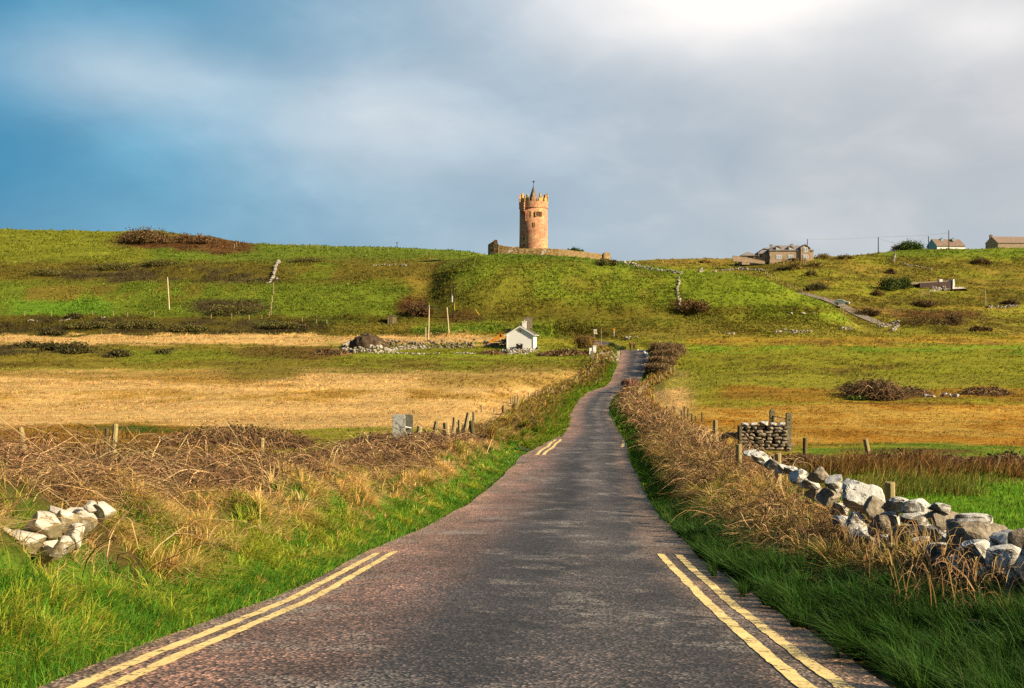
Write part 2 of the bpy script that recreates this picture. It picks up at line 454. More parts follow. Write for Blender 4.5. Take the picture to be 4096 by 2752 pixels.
# upper left hill
band(200, 320, GREEN, x1=480); band(226, 262, c_(.17, .19, .02), x1=160); band(246, 262, c_(.12, .17, .018), 150, 480)
band(262, 283, OLIVE * .75, x1=290, f=5); band(268, 282, DARK * 1.6, 60, 280, patchy=.46, seed=51); band(258, 292, OLIVE * .8, 290, 450, f=6, patchy=.44, seed=52)
spot(175, 243, 62, 7.5, BROWN * .85); spot(225, 247, 30, 8, BROWN); spot(140, 238, 24, 6, BROWN * .8)
band(283, 316, c_(.13, .175, .018), x1=445); band(285, 302, OLIVE, 20, 250, patchy=.5, seed=53, sx=5, sy=14); band(300, 317, LUSH * 1.1, 10, 110, k=.7); band(296, 316, c_(.14, .2, .02), 190, 268, k=.7)
spot(230, 307, 42, 8, DARK * 1.5); spot(418, 308, 22, 13, BROWN * .8); spot(428, 282, 20, 22, c_(.2, .15, .03), .75); spot(410, 270, 26, 7, OLIVE * .8, .8)
band(316, 336, OLIVE * .62, x1=430, f=2); band(318, 334, DARK * 1.3, x1=330, patchy=.5, seed=54); band(317, 325, c_(.1, .14, .02), 250, 600, k=.6, patchy=.5, seed=56); band(324, 336, OLIVE, 330, 620, f=2, k=.8)
# left field
band(335.5, 345, TAN, x1=330, f=1.2); band(335.5, 344, TAN * .95, 330, 520, f=1.5); band(345, 368, c_(.20, .17, .025), x1=330, f=3); band(345, 374, c_(.19, .20, .022), 330, 592, f=3); band(344, 355, DARK * 1.5, x1=118, f=2, patchy=.42, seed=57); spot(165, 350, 12, 2.5, DARK * 1.6)
band(350, 362, c_(.17, .22, .02), 120, 300, k=.7); band(352, 366, c_(.19, .24, .02), 360, 580, k=.7, patchy=.4, seed=58); band(360, 380, OLIVE, 200, 590, f=4, patchy=.42, seed=59); spot(290, 352, 60, 7, BROWN, .7)
band(372, 430, TAN, x1=700, f=5); band(372, 384, c_(.30, .19, .035), x1=300, k=.8, patchy=.45, seed=60); band(374, 388, c_(.27, .19, .04), 420, 590, k=.8, f=5); band(390, 402, GOLD, x1=560, k=.8, patchy=.53, seed=61, sx=5, sy=9); spot(262, 373, 40, 7, OLIVE, .8)
band(362, 366, c_(.12, .085, .02), x1=70, k=.9); band(427, 470, c_(.30, .17, .03), x1=250, f=3); band(430, 470, DEEP, x1=250, patchy=.5, seed=62, sx=4, sy=3); band(447, 470, LUSH, x1=260, f=4, k=.7)
# castle hill
m = (C > B - .3) & (t > -.02) & (t < 1.6) & (PX > 410) & (PX < 880)
m = m * 1.0
hn = fbm(Xw / 9, Yw / 7, 63, 4)
put(m, c_(.165, .205, .022)); put(m * sm(.42, .6, hn), c_(.155, .15, .022), .8)
put(m * sm(.6, .85, t) * sm(440, 520, PX) * (1 - sm(640, 760, PX)), c_(.075, .15, .014), .7); put(m * sm(.08, .16, t) * (1 - sm(.24, .34, t)), OLIVE * .7, .75)
put(m * sm(.2, .5, t) * sm(640, 700, PX), c_(.16, .22, .018), .7); put(m * (1 - sm(.02, .09, t)), c_(.10, .17, .018), .8); spot(440, 290, 14, 22, OLIVE * .6, .7); spot(462, 318, 22, 8, BROWN * .7, .8)
spot(688, 306, 16, 5, BROWN * .9); spot(720, 311, 60, 3.5, OLIVE * .55, .9); spot(800, 310, 40, 3.5, OLIVE * .5, .8)
# ground between hill and road
band(325, 340, c_(.19, .17, .03), 560, 900, f=3); band(326, 338, OLIVE * .8, 560, 820, patchy=.5, seed=64)
# right hill beyond
m2 = (PX > 640) & ~(((C > B - .3) & (t > -.02))) & (YP < 337) & (D > 255)
m2 = m2 * 1.0
put(m2, c_(.20, .20, .024)); put(m2 * sm(.5, .62, fbm(Xw / 10, Yw / 8, 65, 4)), c_(.25, .20, .035)); put(m2 * (1 - sm(.36, .46, fbm(Xw / 13, Yw / 9, 66, 4))), OLIVE * .85)
spot(700, 261, 50, 5, c_(.27, .20, .045), .7); band(246, 258, c_(.15, .21, .02), 880, 1100, k=.9); band(262, 284, OLIVE * .9, 890, 1100, patchy=.45, seed=67); spot(980, 302, 60, 5, OLIVE * .7, .8)
band(310, 320, BROWN, 885, 985, f=3, k=.9); band(296, 306, OLIVE * .6, 880, 940, k=.8); band(318, 334, OLIVE * .75, 930, 1100, patchy=.44, seed=68); spot(870, 312, 30, 3, c_(.22, .14, .04), .7)
band(322, 337, c_(.21, .2, .03), 740, 900, k=.8, patchy=.4, seed=69)
# right field
band(337, 470, c_(.25, .235, .024), 690); band(337, 345, c_(.36, .25, .035), 690, k=.9); band(341, 345, BROWN * 1.3, 700, 1000, patchy=.52, seed=70, sx=6, sy=4); band(346, 354, c_(.16, .27, .02), 690, k=.85, patchy=.38, seed=71); band(353, 368, c_(.24, .19, .025), 700, 930, k=.9, patchy=.47, seed=72)
band(352, 376, c_(.20, .23, .02), 640, k=.5); band(360, 378, c_(.16, .13, .022), 720, 900, patchy=.54, seed=73, sx=7, sy=5); band(376, 390, c_(.24, .24, .03), 640, k=.8); band(388, 400, c_(.28, .16, .025), 720, k=.9, patchy=.42, seed=74); band(399, 405, c_(.20, .11, .02), 830, patchy=.5, seed=75, sx=9, sy=3)
band(404, 449, c_(.46, .30, .065), 690, f=3); band(404, 449, c_(.38, .20, .028), 690, patchy=.52, seed=76, sx=4, sy=6)
band(446, 457, LUSH * 1.15, 800, f=4, k=.8, patchy=.42, seed=77); band(453, 477, c_(.14, .09, .03), 770, f=3); band(476, 600, c_(.13, .26, .018), 800, f=3)
# roadside
near = LAT < 12
vn = fbm(Xw * 1.1, Yw * .8, 80, 3)
vergeg = c_(.07, .15, .014)
L_ = (~RIGHT) & near; R_ = RIGHT & near
fade = 1 - sm(200, 225, D)
put(L_ * (1 - sm(2.6, 4.5, LAT)) * fade, c_(.075, .06, .02)); put(L_ * (1 - sm(1.0, 2.0, LAT + (vn - .5) * 2)) * fade, vergeg)
put(L_ * sm(1.6, 2.6, LAT) * (1 - sm(5.2, 6.5, LAT)) * (1 - sm(58, 66, D)), c_(.055, .032, .018))
put(R_ * (1 - sm(2.2, 4.2, LAT)) * fade, c_(.15, .10, .03)); put(R_ * (1 - sm(1.0, 1.9, LAT + (vn - .5) * 1.2)) * fade, vergeg * .8)
put(R_ * sm(1.6, 2.2, LAT) * (1 - sm(3.0, 4.4, LAT)) * sm(24, 30, D) * (1 - sm(150, 190, D)), BROWN)
put((LAT < .02 + .25 * vn) * 1.0, c_(.09, .07, .045))
# fine mottling kept in the ground colour itself
mot = (.78 + .44 * fbm(Xw / 1.3, Yw / .9, 90, 3)) * (.74 + .52 * fbm(Xw / 24 + 4, Yw / 3.2, 91, 3)) * np.where(D > 250, .8 + .4 * fbm(Xw / 7, Yw / 9, 92, 3), 1)
LC = LC * np.where(D > 40, mot, .8 + .4 * vn)[..., None]

m, nt, b, out = new_mat('ground_cover')
a = N(nt, 'ShaderNodeVertexColor', layer_name='Col'); tc = N(nt, 'ShaderNodeTexCoord')
f1 = noise(nt, tc.outputs['Object'], .9, 6, .7); f2 = noise(nt, tc.outputs['Object'], 6.0, 5, .7)
k = mixc(nt, 1.0, ramp(nt, f1, [(.3, (.70, .66, .6)), (.7, (1.28, 1.26, 1.2))]), ramp(nt, f2, [(.3, (.72, .7, .65)), (.7, (1.25, 1.25, 1.2))]), 'MULTIPLY')
nt.links.new(mixc(nt, 1.0, a.outputs[0], k, 'MULTIPLY'), b.inputs['Base Color'])
b.inputs['Roughness'].default_value = 1; b.inputs['Specular IOR Level'].default_value = .05
bp = N(nt, 'ShaderNodeBump'); bp.inputs['Strength'].default_value = .9; bp.inputs['Distance'].default_value = .35
nt.links.new(f1, bp.inputs['Height'])
bp2 = N(nt, 'ShaderNodeBump'); bp2.inputs['Strength'].default_value = .7; bp2.inputs['Distance'].default_value = .08
nt.links.new(f2, bp2.inputs['Height']); nt.links.new(bp.outputs[0], bp2.inputs['Normal']); nt.links.new(bp2.outputs[0], b.inputs['Normal'])
M_ground = m
ii = np.arange(nu * nd).reshape(nu, nd)
Qg = np.stack([ii[:-1, :-1], ii[1:, :-1], ii[1:, 1:], ii[:-1, 1:]], -1).reshape(-1, 4)
ground = np_obj('ground', np.stack([Xw, Yw, Z], -1).reshape(-1, 3), Qg, M_ground, None, LC.reshape(-1, 3), True)
tag(ground, kind='structure')
# the land behind the viewer, so that light and reflections find ground there too
bk = np_obj('ground', [(-400, -300, -.1), (400, -300, -.1), (400, 1.5, -.1), (-400, 1.5, -.1)], [(0, 1, 2, 3)], M_ground, None, np.tile(GREEN, (4, 1)))
tag(bk, kind='structure')

# ------------------------------------------------------------------ road surface
m, nt, b, out = new_mat('worn_asphalt')
uvn = N(nt, 'ShaderNodeUVMap', uv_map='UVMap'); sep = N(nt, 'ShaderNodeSeparateXYZ'); nt.links.new(uvn.outputs[0], sep.inputs[0])
tc = N(nt, 'ShaderNodeTexCoord'); ob = tc.outputs['Object']
mp = N(nt, 'ShaderNodeMapping'); mp.inputs['Scale'].default_value = (1, .55, 1); nt.links.new(ob, mp.inputs[0])
big = noise(nt, mp.outputs[0], .55, 5, .6, .4); mid = noise(nt, ob, 3.2, 5, .65)
vor = N(nt, 'ShaderNodeTexVoronoi'); vor.inputs['Scale'].default_value = 38; nt.links.new(ob, vor.inputs['Vector'])
fine = noise(nt, ob, 95, 3, .7)
# lateral tone: pale gravelly edges, dark middle and wheel tracks
mlat = N(nt, 'ShaderNodeMath', operation='MULTIPLY_ADD'); nt.links.new(big, mlat.inputs[0]); mlat.inputs[1].default_value = .34
off = N(nt, 'ShaderNodeMath', operation='ADD'); nt.links.new(sep.outputs[0], off.inputs[0]); off.inputs[1].default_value = -.17; nt.links.new(off.outputs[0], mlat.inputs[2])
lat = ramp(nt, mlat.outputs[0], [(.0, (.30, .22, .155)), (.10, (.26, .175, .135)), (.27, (.17, .118, .100)), (.40, (.052, .049, .050)), (.53, (.032, .032, .034)), (.66, (.085, .08, .08)), (.82, (.038, .037, .038)), (1.0, (.20, .15, .10))])
patch = ramp(nt, big, [(.36, (.58, .60, .65)), (.50, (1, 1, 1)), (.62, (1.6, 1.5, 1.45))])
chip = ramp(nt, vor.outputs['Color'], [(.0, (.08, .08, .09)), (.40, (.42, .41, .42)), (.68, (1.3, 1.15, 1.08)), (.86, (2.4, 2.0, 1.8)), (1., (4.6, 3.8, 3.2))])
c = mixc(nt, 1.0, lat, patch, 'MULTIPLY'); c = mixc(nt, .95, c, chip, 'MULTIPLY')
c = mixc(nt, 1.0, c, ramp(nt, mid, [(.3, (.75, .75, .76)), (.7, (1.25, 1.22, 1.2))]), 'MULTIPLY')
# thin worn patches where pale chippings show
worn = ramp(nt, noise(nt, ob, .62, 9, .74, .3), [(.52, (0, 0, 0)), (.66, (1, 1, 1))])
vsep = N(nt, 'ShaderNodeSeparateColor'); nt.links.new(vor.outputs['Color'], vsep.inputs[0])
wm = N(nt, 'ShaderNodeMath', operation='MULTIPLY'); nt.links.new(worn, wm.inputs[0]); nt.links.new(ramp(nt, vsep.outputs[1], [(.30, (0, 0, 0)), (.55, (.85, .85, .85))]), wm.inputs[1])
c = mixc(nt, wm.outputs[0], c, (.40, .35, .31))
nt.links.new(c, b.inputs['Base Color'])
nt.links.new(ramp(nt, big, [(.3, (.75,) * 3), (.7, (.52,) * 3)]), b.inputs['Roughness']); b.inputs['Specular IOR Level'].default_value = .5
bp = N(nt, 'ShaderNodeBump'); bp.inputs['Strength'].default_value = .8; bp.inputs['Distance'].default_value = .012
nt.links.new(vor.outputs['Distance'], bp.inputs['Height']); nt.links.new(bp.outputs[0], b.inputs['Normal'])
M_road = m
na = 15
ra = np.linspace(0, 1, na)
edge_n = lambda s, k: (fbm(s * .3, s * 0 + k, 100, 3) - .5) * .28
Vr, UVr = [], []
for i in range(len(rs)):
    l = -RW[i] - edge_n(RS[i], 3.3); r_ = RW[i] + edge_n(RS[i], 8.7)
    for a_ in ra:
        o = l + (r_ - l) * a_
        Vr.append((RX[i] + NX[i] * o, RY[i] + NY[i] * o, RZ[i] + .045 * (1 - (2 * a_ - 1) ** 2) + .004)); UVr.append((a_, RS[i] / 5))
ii = np.arange(len(rs) * na).reshape(len(rs), na)
road = np_obj('road', Vr, np.stack([ii[:-1, :-1], ii[:-1, 1:], ii[1:, 1:], ii[1:, :-1]], -1).reshape(-1, 4), M_road, None, None, True, UVr)
tag(road, kind='structure')
def road_z(d, off):
    i = np.interp(d, rs, np.arange(len(rs))); z = np.interp(i, np.arange(len(rs)), RZ); wv = np.interp(i, np.arange(len(rs)), RW)
    return z + .045 * (1 - (off / wv) ** 2) + .004

# yellow lines
m, nt, b, out = new_mat('yellow_road_paint')
tc = N(nt, 'ShaderNodeTexCoord')
f = noise(nt, tc.outputs['Object'], 45, 5, .7); f2 = noise(nt, tc.outputs['Object'], 2.5, 4, .6)
vl = N(nt, 'ShaderNodeTexVoronoi'); vl.inputs['Scale'].default_value = 38; nt.links.new(tc.outputs['Object'], vl.inputs['Vector'])
vs_ = N(nt, 'ShaderNodeSeparateColor'); nt.links.new(vl.outputs['Color'], vs_.inputs[0])
wr = N(nt, 'ShaderNodeMath', operation='MULTIPLY_ADD'); nt.links.new(f2, wr.inputs[0]); wr.inputs[1].default_value = 1.1; nt.links.new(vs_.outputs[0], wr.inputs[2])
c = mixc(nt, 1.0, ramp(nt, wr.outputs[0], [(.60, (.16, .12, .09)), (.70, (.74, .55, .22)), (.9, (.90, .70, .30))]), ramp(nt, f2, [(.3, (.85, .85, .85)), (.7, (1.08, 1.08, 1.1))]), 'MULTIPLY')
nt.links.new(c, b.inputs['Base Color']); b.inputs['Roughness'].default_value = .75; b.inputs['Specular IOR Level'].default_value = .2
M_yellow = m
def line(d0, d1, o0, o1, wd, wav=.0, seed=0, skew=0.0):
    V = []; n = int((d1 - d0) / .12) + 2
    for i, d in enumerate(np.linspace(d0, d1, n)):
        o = o0 + (o1 - o0) * i / (n - 1) + wav * math.sin(d * .9 + seed) + (vnoise(d * 3, seed, 7) - .5) * .016
        for k, q in enumerate((-.5, .5)):
            oo = o + q * wd + (vnoise(d * 14, seed + k * 5, 8) - .5) * .022
            dd = d + skew * q * wd
            x, y = road_at(dd, oo, False); V.append((float(x), float(y), float(road_z(dd, oo)) + .006))
    ii = np.arange(2 * n).reshape(n, 2)
    o = np_obj('road_marking', V, np.stack([ii[:-1, 0], ii[:-1, 1], ii[1:, 1], ii[1:, 0]], -1), M_yellow)
    return tag(o, kind='structure')
line(2.5, 17.2, -2.46, -2.54, .115, .004, 1); line(2.5, 17.4, -2.25, -2.28, .115, .004, 2)
line(2.5, 17.6, 2.12, 2.14, .12, .004, 3); line(2.5, 17.6, 2.36, 2.42, .12, .004, 4)
line(52, 66.5, -1.95, -2.12, .17, .04, 5); line(52, 66.8, -1.58, -1.78, .17, .04, 6)
line(59, 66.5, 2.2, 2.2, .16, .02, 7); line(60.5, 65.5, 2.52, 2.5, .14, .02, 8)
# ------------------------------------------------------------------ grass, straw and brambles
def blades(name, x, y, h, wd, colr, lean, curl=.6, segs=2, z=None, spread=.35, mat=None, kind='stuff', tipc=1.12):
    """many curved tapering blades in one mesh; lean is (N,2) horizontal drift at the tip as a share of the height"""
    n = len(x)
    z = GZ(x, y) - .02 if z is None else z
    an = rng.random(n) * 2 * np.pi
    sx, sy = np.cos(an) * wd / 2, np.sin(an) * wd / 2
    lx = (lean[:, 0] + rng.normal(0, spread, n)) * h; ly = (lean[:, 1] + rng.normal(0, spread, n)) * h
    droop = np.clip(np.hypot(lx, ly) / h, 0, 1.6)
    rows, k = [], segs + 1
    V = np.empty((n, 2 * segs + 1, 3)); Cc = np.empty((n, 2 * segs + 1, 3))
    for s in range(segs):
        f = s / segs
        bx = x + lx * f ** 1.7; by = y + ly * f ** 1.7; bz = z + h * (f - curl * .35 * droop * f ** 2)
        tw = 1 - .55 * f
        V[:, 2 * s] = np.stack([bx - sx * tw, by - sy * tw, bz], 1); V[:, 2 * s + 1] = np.stack([bx + sx * tw, by + sy * tw, bz], 1)
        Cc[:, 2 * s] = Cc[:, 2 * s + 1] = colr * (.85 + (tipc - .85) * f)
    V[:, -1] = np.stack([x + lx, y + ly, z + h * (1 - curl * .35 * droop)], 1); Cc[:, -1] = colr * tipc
    m_ = 2 * segs + 1
    o = np.arange(n)[:, None] * m_
    T = []
    for s in range(segs - 1):
        a = 2 * s
        T += [o + np.array([a, a + 1, a + 3]), o + np.array([a, a + 3, a + 2])]
    a = 2 * (segs - 1)
    T.append(o + np.array([a, a + 1, a + 2]))
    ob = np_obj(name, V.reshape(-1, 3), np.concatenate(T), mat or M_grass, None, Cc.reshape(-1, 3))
    return tag(ob, kind=kind)

def sample_d(n, d0, d1, p=1.6):
    """distances drawn so that the picture is covered evenly"""
    q = 1 - p; r = rng.random(n)
    return (d0 ** q + r * (d1 ** q - d0 ** q)) ** (1 / q)

def mixcol(n, pal, wts, var=.22):
    pal = np.array(pal); i = rng.choice(len(pal), n, p=np.array(wts) / sum(wts))
    return pal[i] * (1 + rng.normal(0, var, (n, 1))).clip(.4, 1.8) * (1 + rng.normal(0, .06, (n, 3)))

STRAW, PALE, RUST, GR, GY, GD = (.64, .41, .13), (.74, .53, .23), (.36, .19, .055), (.095, .25, .018), (.32, .36, .03), (.05, .14, .018)

def verge(name, n, d0, d1, side, l0, l1, hh, pal, wts, lean, wk=1.0, p=1.6, curl=.6, segs=2, clump=None, hs=.3, patch=None, var=.22, spread=.35):
    d = sample_d(n, d0, d1, p); l = l0 + (l1 - l0) * rng.random(n)
    x, y = road_at(d, side * np.maximum(l, .001))
    if patch is not None:
        f = fbm(x * patch[0], y * patch[0] * .7, patch[1], 3)
        keep = rng.random(n) < sm(patch[2] - .08, patch[2] + .08, f)
        x, y, d, l = x[keep], y[keep], d[keep], l[keep]
    if clump:
        # draw the blades towards tussock centres
        cx, cy = np.round(x / clump + vnoise(np.round(y / clump), x * 0, 5)) * clump, np.round(y / clump) * clump
        jx = (vnoise(cx * 7.1, cy * 5.3, 12) - .5) * clump; jy = (vnoise(cx * 3.7, cy * 9.1, 13) - .5) * clump
        k = .62; x = x + (cx + jx - x) * k; y = y + (cy + jy - y) * k
    clear = ~((side < 0) & (np.abs(x / y * F + CX - 58) < 80) & (d > 7.6) & (d < 11.6) & (l > .95) & (l < 3.2) & (rng.random(len(x)) < .93))
    x, y, d, l = x[clear], y[clear], d[clear], l[clear]
    n = len(x)
    tuft = .55 + .9 * fbm(x * 1.7, y * 1.2, 14, 2)
    h = (hh[0] + (hh[1] - hh[0]) * rng.random(n)) * tuft * (1 + rng.normal(0, hs * .4, n)).clip(.4, 1.8)
    wd = (.0035 + .00065 * d) * wk * (.7 + .6 * rng.random(n))
    sw = (fbm(x * .8, y * .6, 15, 2) - .5) * 1.6
    ln = np.stack([np.full(n, lean[0]) + sw * .6, np.full(n, lean[1]) + sw], 1)
    c = mixcol(n, pal, wts, var)
    t2 = fbm(x * 1.1 + 5, y * .8, 16, 3)[:, None]
    c = c * (.72 + .56 * t2)
    return blades(name, x, y, h, wd, c, ln, curl, segs, spread=spread)

# left verge
verge('verge_grass', 58000, 4.6, 60, -1, -.06, 1.5, (.05, .14), (GR, GY, GD), (6, 2, 3), (.3, -.1), 1.0)
verge('verge_grass', 15000, 4.6, 60, -1, .7, 2.2, (.11, .25), (GR, GY, STRAW), (5, 5, 1.2), (.7, -.35), 1.0, clump=.45, patch=(.8, 33, .42))
verge('dry_grass', 18000, 4.6, 60, -1, .8, 2.1, (.14, .28), (GY, STRAW, PALE), (4, 3, 2), (.5, -.35), 1.0, clump=.5, patch=(.7, 34, .50), curl=1.4, segs=3)
verge('dry_grass', 36000, 4.6, 56, -1, 1.4, 2.75, (.18, .40), (STRAW, PALE, RUST, GY), (6, 6, 1.0, 1), (.5, -.3), 1.0, curl=1.6, segs=3, clump=.6, patch=(.45, 35, .38), var=.32, spread=.5)
verge('dry_grass', 5000, 7, 58, -1, 4.6, 7.0, (.25, .55), (RUST, STRAW, (.13, .07, .03)), (4, 3, 4), (.5, -.2), .9, curl=1.0, segs=3)
# tussocks: fountains of blades round their own centres, slumping down the bank
def tussocks(name, nt_, per, d0, d1, side, l0, l1, rad, hh, pals, wts, lean, p=1.5, patch=None, wk=1.0):
    d = sample_d(nt_, d0, d1, p); l = l0 + (l1 - l0) * rng.random(nt_); x, y = road_at(d, side * l)
    if patch is not None:
        keep = rng.random(nt_) < sm(patch[2] - .1, patch[2] + .1, fbm(x * patch[0], y * patch[0] * .7, patch[1], 3)); x, y, d, l = x[keep], y[keep], d[keep], l[keep]
    k = ~((side < 0) & (np.abs(x / y * F + CX - 58) < 76) & (d > 7.8) & (d < 11.4) & (l > 1.0) & (rng.random(len(x)) < .93)); x, y, d = x[k], y[k], d[k]
    nt_ = len(x); sz = .65 + .7 * rng.random(nt_)
    pal = np.array(pals)[rng.choice(len(pals), nt_, p=np.array(wts) / sum(wts))] * (1 + rng.normal(0, .14, (nt_, 1)))
    K = np.repeat(np.arange(nt_), per); n = len(K)
    a = rng.random(n) * 2 * np.pi; r_ = np.abs(rng.normal(0, .5, n)) * rad * sz[K]
    bx = x[K] + np.cos(a) * r_; by = y[K] + np.sin(a) * r_
    h = (hh[0] + (hh[1] - hh[0]) * rng.random(n)) * sz[K]
    sx_ = rng.normal(0, .25, nt_)[K]
    ln = np.stack([np.cos(a) * .75 + lean[0] + sx_, np.sin(a) * .75 + lean[1] + sx_], 1)
    c = pal[K] * (1 + rng.normal(0, .16, (n, 1))).clip(.5, 1.5)
    blades(name, bx, by, h, (.0034 + .0006 * d[K]) * wk * (.7 + .6 * rng.random(n)), c, ln, 1.5, 3, spread=.22)
tussocks('dry_grass', 620, 80, 5, 58, -1, 1.15, 2.7, .22, (.16, .38), (STRAW, PALE, (.50, .40, .10)), (5, 5, 3), (.45, -.3))
tussocks('verge_grass', 800, 75, 5, 60, -1, .4, 2.0, .20, (.10, .26), (GY, GR, (.42, .40, .06)), (5, 4, 3), (.35, -.25))
tussocks('dry_grass', 200, 55, 13, 60, 1, 1.1, 2.6, .15, (.28, .55), (STRAW, PALE, GY), (5, 4, 3), (-.6, -.5))
tussocks('dry_grass', 240, 60, 24, 62, 1, .9, 3.0, .18, (.25, .5), (GY, (.40, .36, .07), STRAW), (4, 3, 3), (-.4, -.4))
tussocks('verge_grass', 260, 55, 5, 30, 1, .5, 1.8, .13, (.18, .42), ((.04, .11, .015), (.06, .14, .02)), (4, 3), (-.4, -.4))
# right verge
verge('verge_grass', 60000, 4.6, 30, 1, -.05, 1.8, (.16, .42), ((.045, .12, .015), (.035, .095, .014), (.07, .10, .025)), (4, 5, 1), (-.45, -.3), 1.0, clump=.35)
verge('verge_grass', 18000, 26, 62, 1, .0, 1.2, (.10, .26), (GR, GD, GY), (4, 5, 2), (-.4, -.2), 1.0)
verge('dry_grass', 26000, 12, 34, 1, 1.15, 2.7, (.28, .6), (STRAW, PALE, GY, RUST), (6, 4, 3, 2), (-.55, -.5), .95, curl=1.3, segs=3, clump=.55, patch=(.6, 36, .38))
verge('dry_grass', 4500, 8.4, 14, 1, 1.3, 2.0, (.12, .34), (STRAW, RUST, GD), (2, 3, 4), (-.2, -.3), .9, curl=1.0, segs=3)
verge('dry_grass', 26000, 28, 66, 1, .8, 3.2, (.25, .6), (STRAW, PALE, RUST, GY), (5, 3, 4, 2), (-.5, -.4), .95, curl=1.1, segs=3, clump=.6)

# ---- bramble stems: arching tubes of three sides
def stems(name, x, y, ln, dirx, diry, rise, rad, colr, z=None, npt=8, wig=.10, sag=1.0, parent=None, mat=None, kind='stuff', zoff=-.05):
    n = len(x)
    z0 = GZ(x, y) + zoff if z is None else z
    tt = np.linspace(0, 1, npt)
    Pp = np.empty((n, npt, 3))
    wx_ = np.cumsum(rng.normal(0, wig, (n, npt)), 1) * ln[:, None] / npt * 3; wy_ = np.cumsum(rng.normal(0, wig, (n, npt)), 1) * ln[:, None] / npt * 3; wz_ = np.cumsum(rng.normal(0, wig * .7, (n, npt)), 1) * ln[:, None] / npt * 3
    Pp[:, :, 0] = x[:, None] + dirx[:, None] * ln[:, None] * tt + wx_
    Pp[:, :, 1] = y[:, None] + diry[:, None] * ln[:, None] * tt + wy_
    Pp[:, :, 2] = z0[:, None] + rise[:, None] * (np.sin(np.pi * np.clip(tt * .82, 0, 1)) ** .8 - .25 * sag * tt ** 2) + wz_
    tng = np.gradient(Pp, axis=1); tng /= np.linalg.norm(tng, axis=2, keepdims=True) + 1e-9
    up = np.zeros_like(tng); up[..., 2] = 1; up[..., 0] = .3
    a = np.cross(tng, up); a /= np.linalg.norm(a, axis=2, keepdims=True) + 1e-9
    b = np.cross(tng, a)
    r = rad[:, None] * (1 - .75 * tt)[None]
    ring = [Pp + (a * math.cos(q) + b * math.sin(q)) * r[..., None] for q in (0, 2.094, 4.189)]
    V = np.stack(ring, 2).reshape(-1, 3)
    i0 = (np.arange(n)[:, None, None] * npt + np.arange(npt - 1)[None, :, None]) * 3 + np.arange(3)[None, None]
    i1 = (np.arange(n)[:, None, None] * npt + np.arange(npt - 1)[None, :, None]) * 3 + (np.arange(3)[None, None] + 1) % 3
    Q = np.stack([i0, i1, i1 + 3, i0 + 3], -1).reshape(-1, 4)
    Cc = np.repeat(colr, npt * 3, 0)
    o = np_obj(name, V, Q, mat or M_twig, parent, Cc)
    return tag(o, kind=kind) if kind else o

BR = ((.16, .09, .042), (.28, .165, .08), (.50, .34, .17), (.055, .033, .018))
def bramble(n, d0, d1, side, l0, l1, ln, rise, p=1.5, rk=1.0, wts=(5, 4, 2, 4), lmode=None, zoff=-.05):
    d = sample_d(n, d0, d1, p); l = l0 + (l1 - l0) * rng.random(n)
    x, y = road_at(d, side * l)
    f = fbm(x * .5, y * .4, 17, 3); keep = rng.random(n) < .45 + .9 * (f - .25)
    x, y, d = x[keep], y[keep], d[keep]; n = len(x)
    a = rng.random(n) * 2 * np.pi
    L_ = ln[0] + (ln[1] - ln[0]) * rng.random(n) ** 1.3
    return stems('bramble_undergrowth', x, y, L_, np.cos(a), np.sin(a) * .8, (rise[0] + (rise[1] - rise[0]) * rng.random(n) ** 1.6) * (.5 + fbm(x * .6, y * .5, 18, 2)), (.0022 + .00022 * d) * rk * (.6 + .9 * rng.random(n)), mixcol(n, BR, wts, .25), zoff=zoff)
bramble(15000, 6.0, 58, -1, 2.3, 5.2, (.5, 1.7), (.2, .6), rk=1.2, wts=(6, 4, 2.4, 5))
bramble(11000, 6.0, 58, -1, 2.2, 5.4, (.3, .9), (.1, .5), wts=(6, 4, 2, 5), rk=1.1)
bramble(1300, 9, 24, 1, 1.3, 2.3, (.3, .9), (.2, .6), wts=(5, 4, 3, 4))
bramble(700, 7, 46, -1, 2.6, 5.0, (.9, 2.0), (.5, .95), rk=1.2, wts=(2, 4, 5, 1))
bramble(900, 6.5, 50, -1, 1.2, 2.6, (.4, 1.5), (.15, .6), wts=(6, 3, 1, 3))
bramble(2600, 15, 36, 1, 1.1, 3.0, (.4, 1.4), (.25, .7), wts=(4, 4, 3, 3))
bramble(4600, 30, 150, 1, 1.3, 3.8, (.6, 1.7), (.4, 1.0), p=1.4, rk=1.1, wts=(5, 5, 3, 3))
bramble(1400, 58, 190, -1, 2.0, 5.0, (.5, 1.6), (.2, .7), p=1.3, rk=1.2, wts=(6, 4, 2.4, 5))

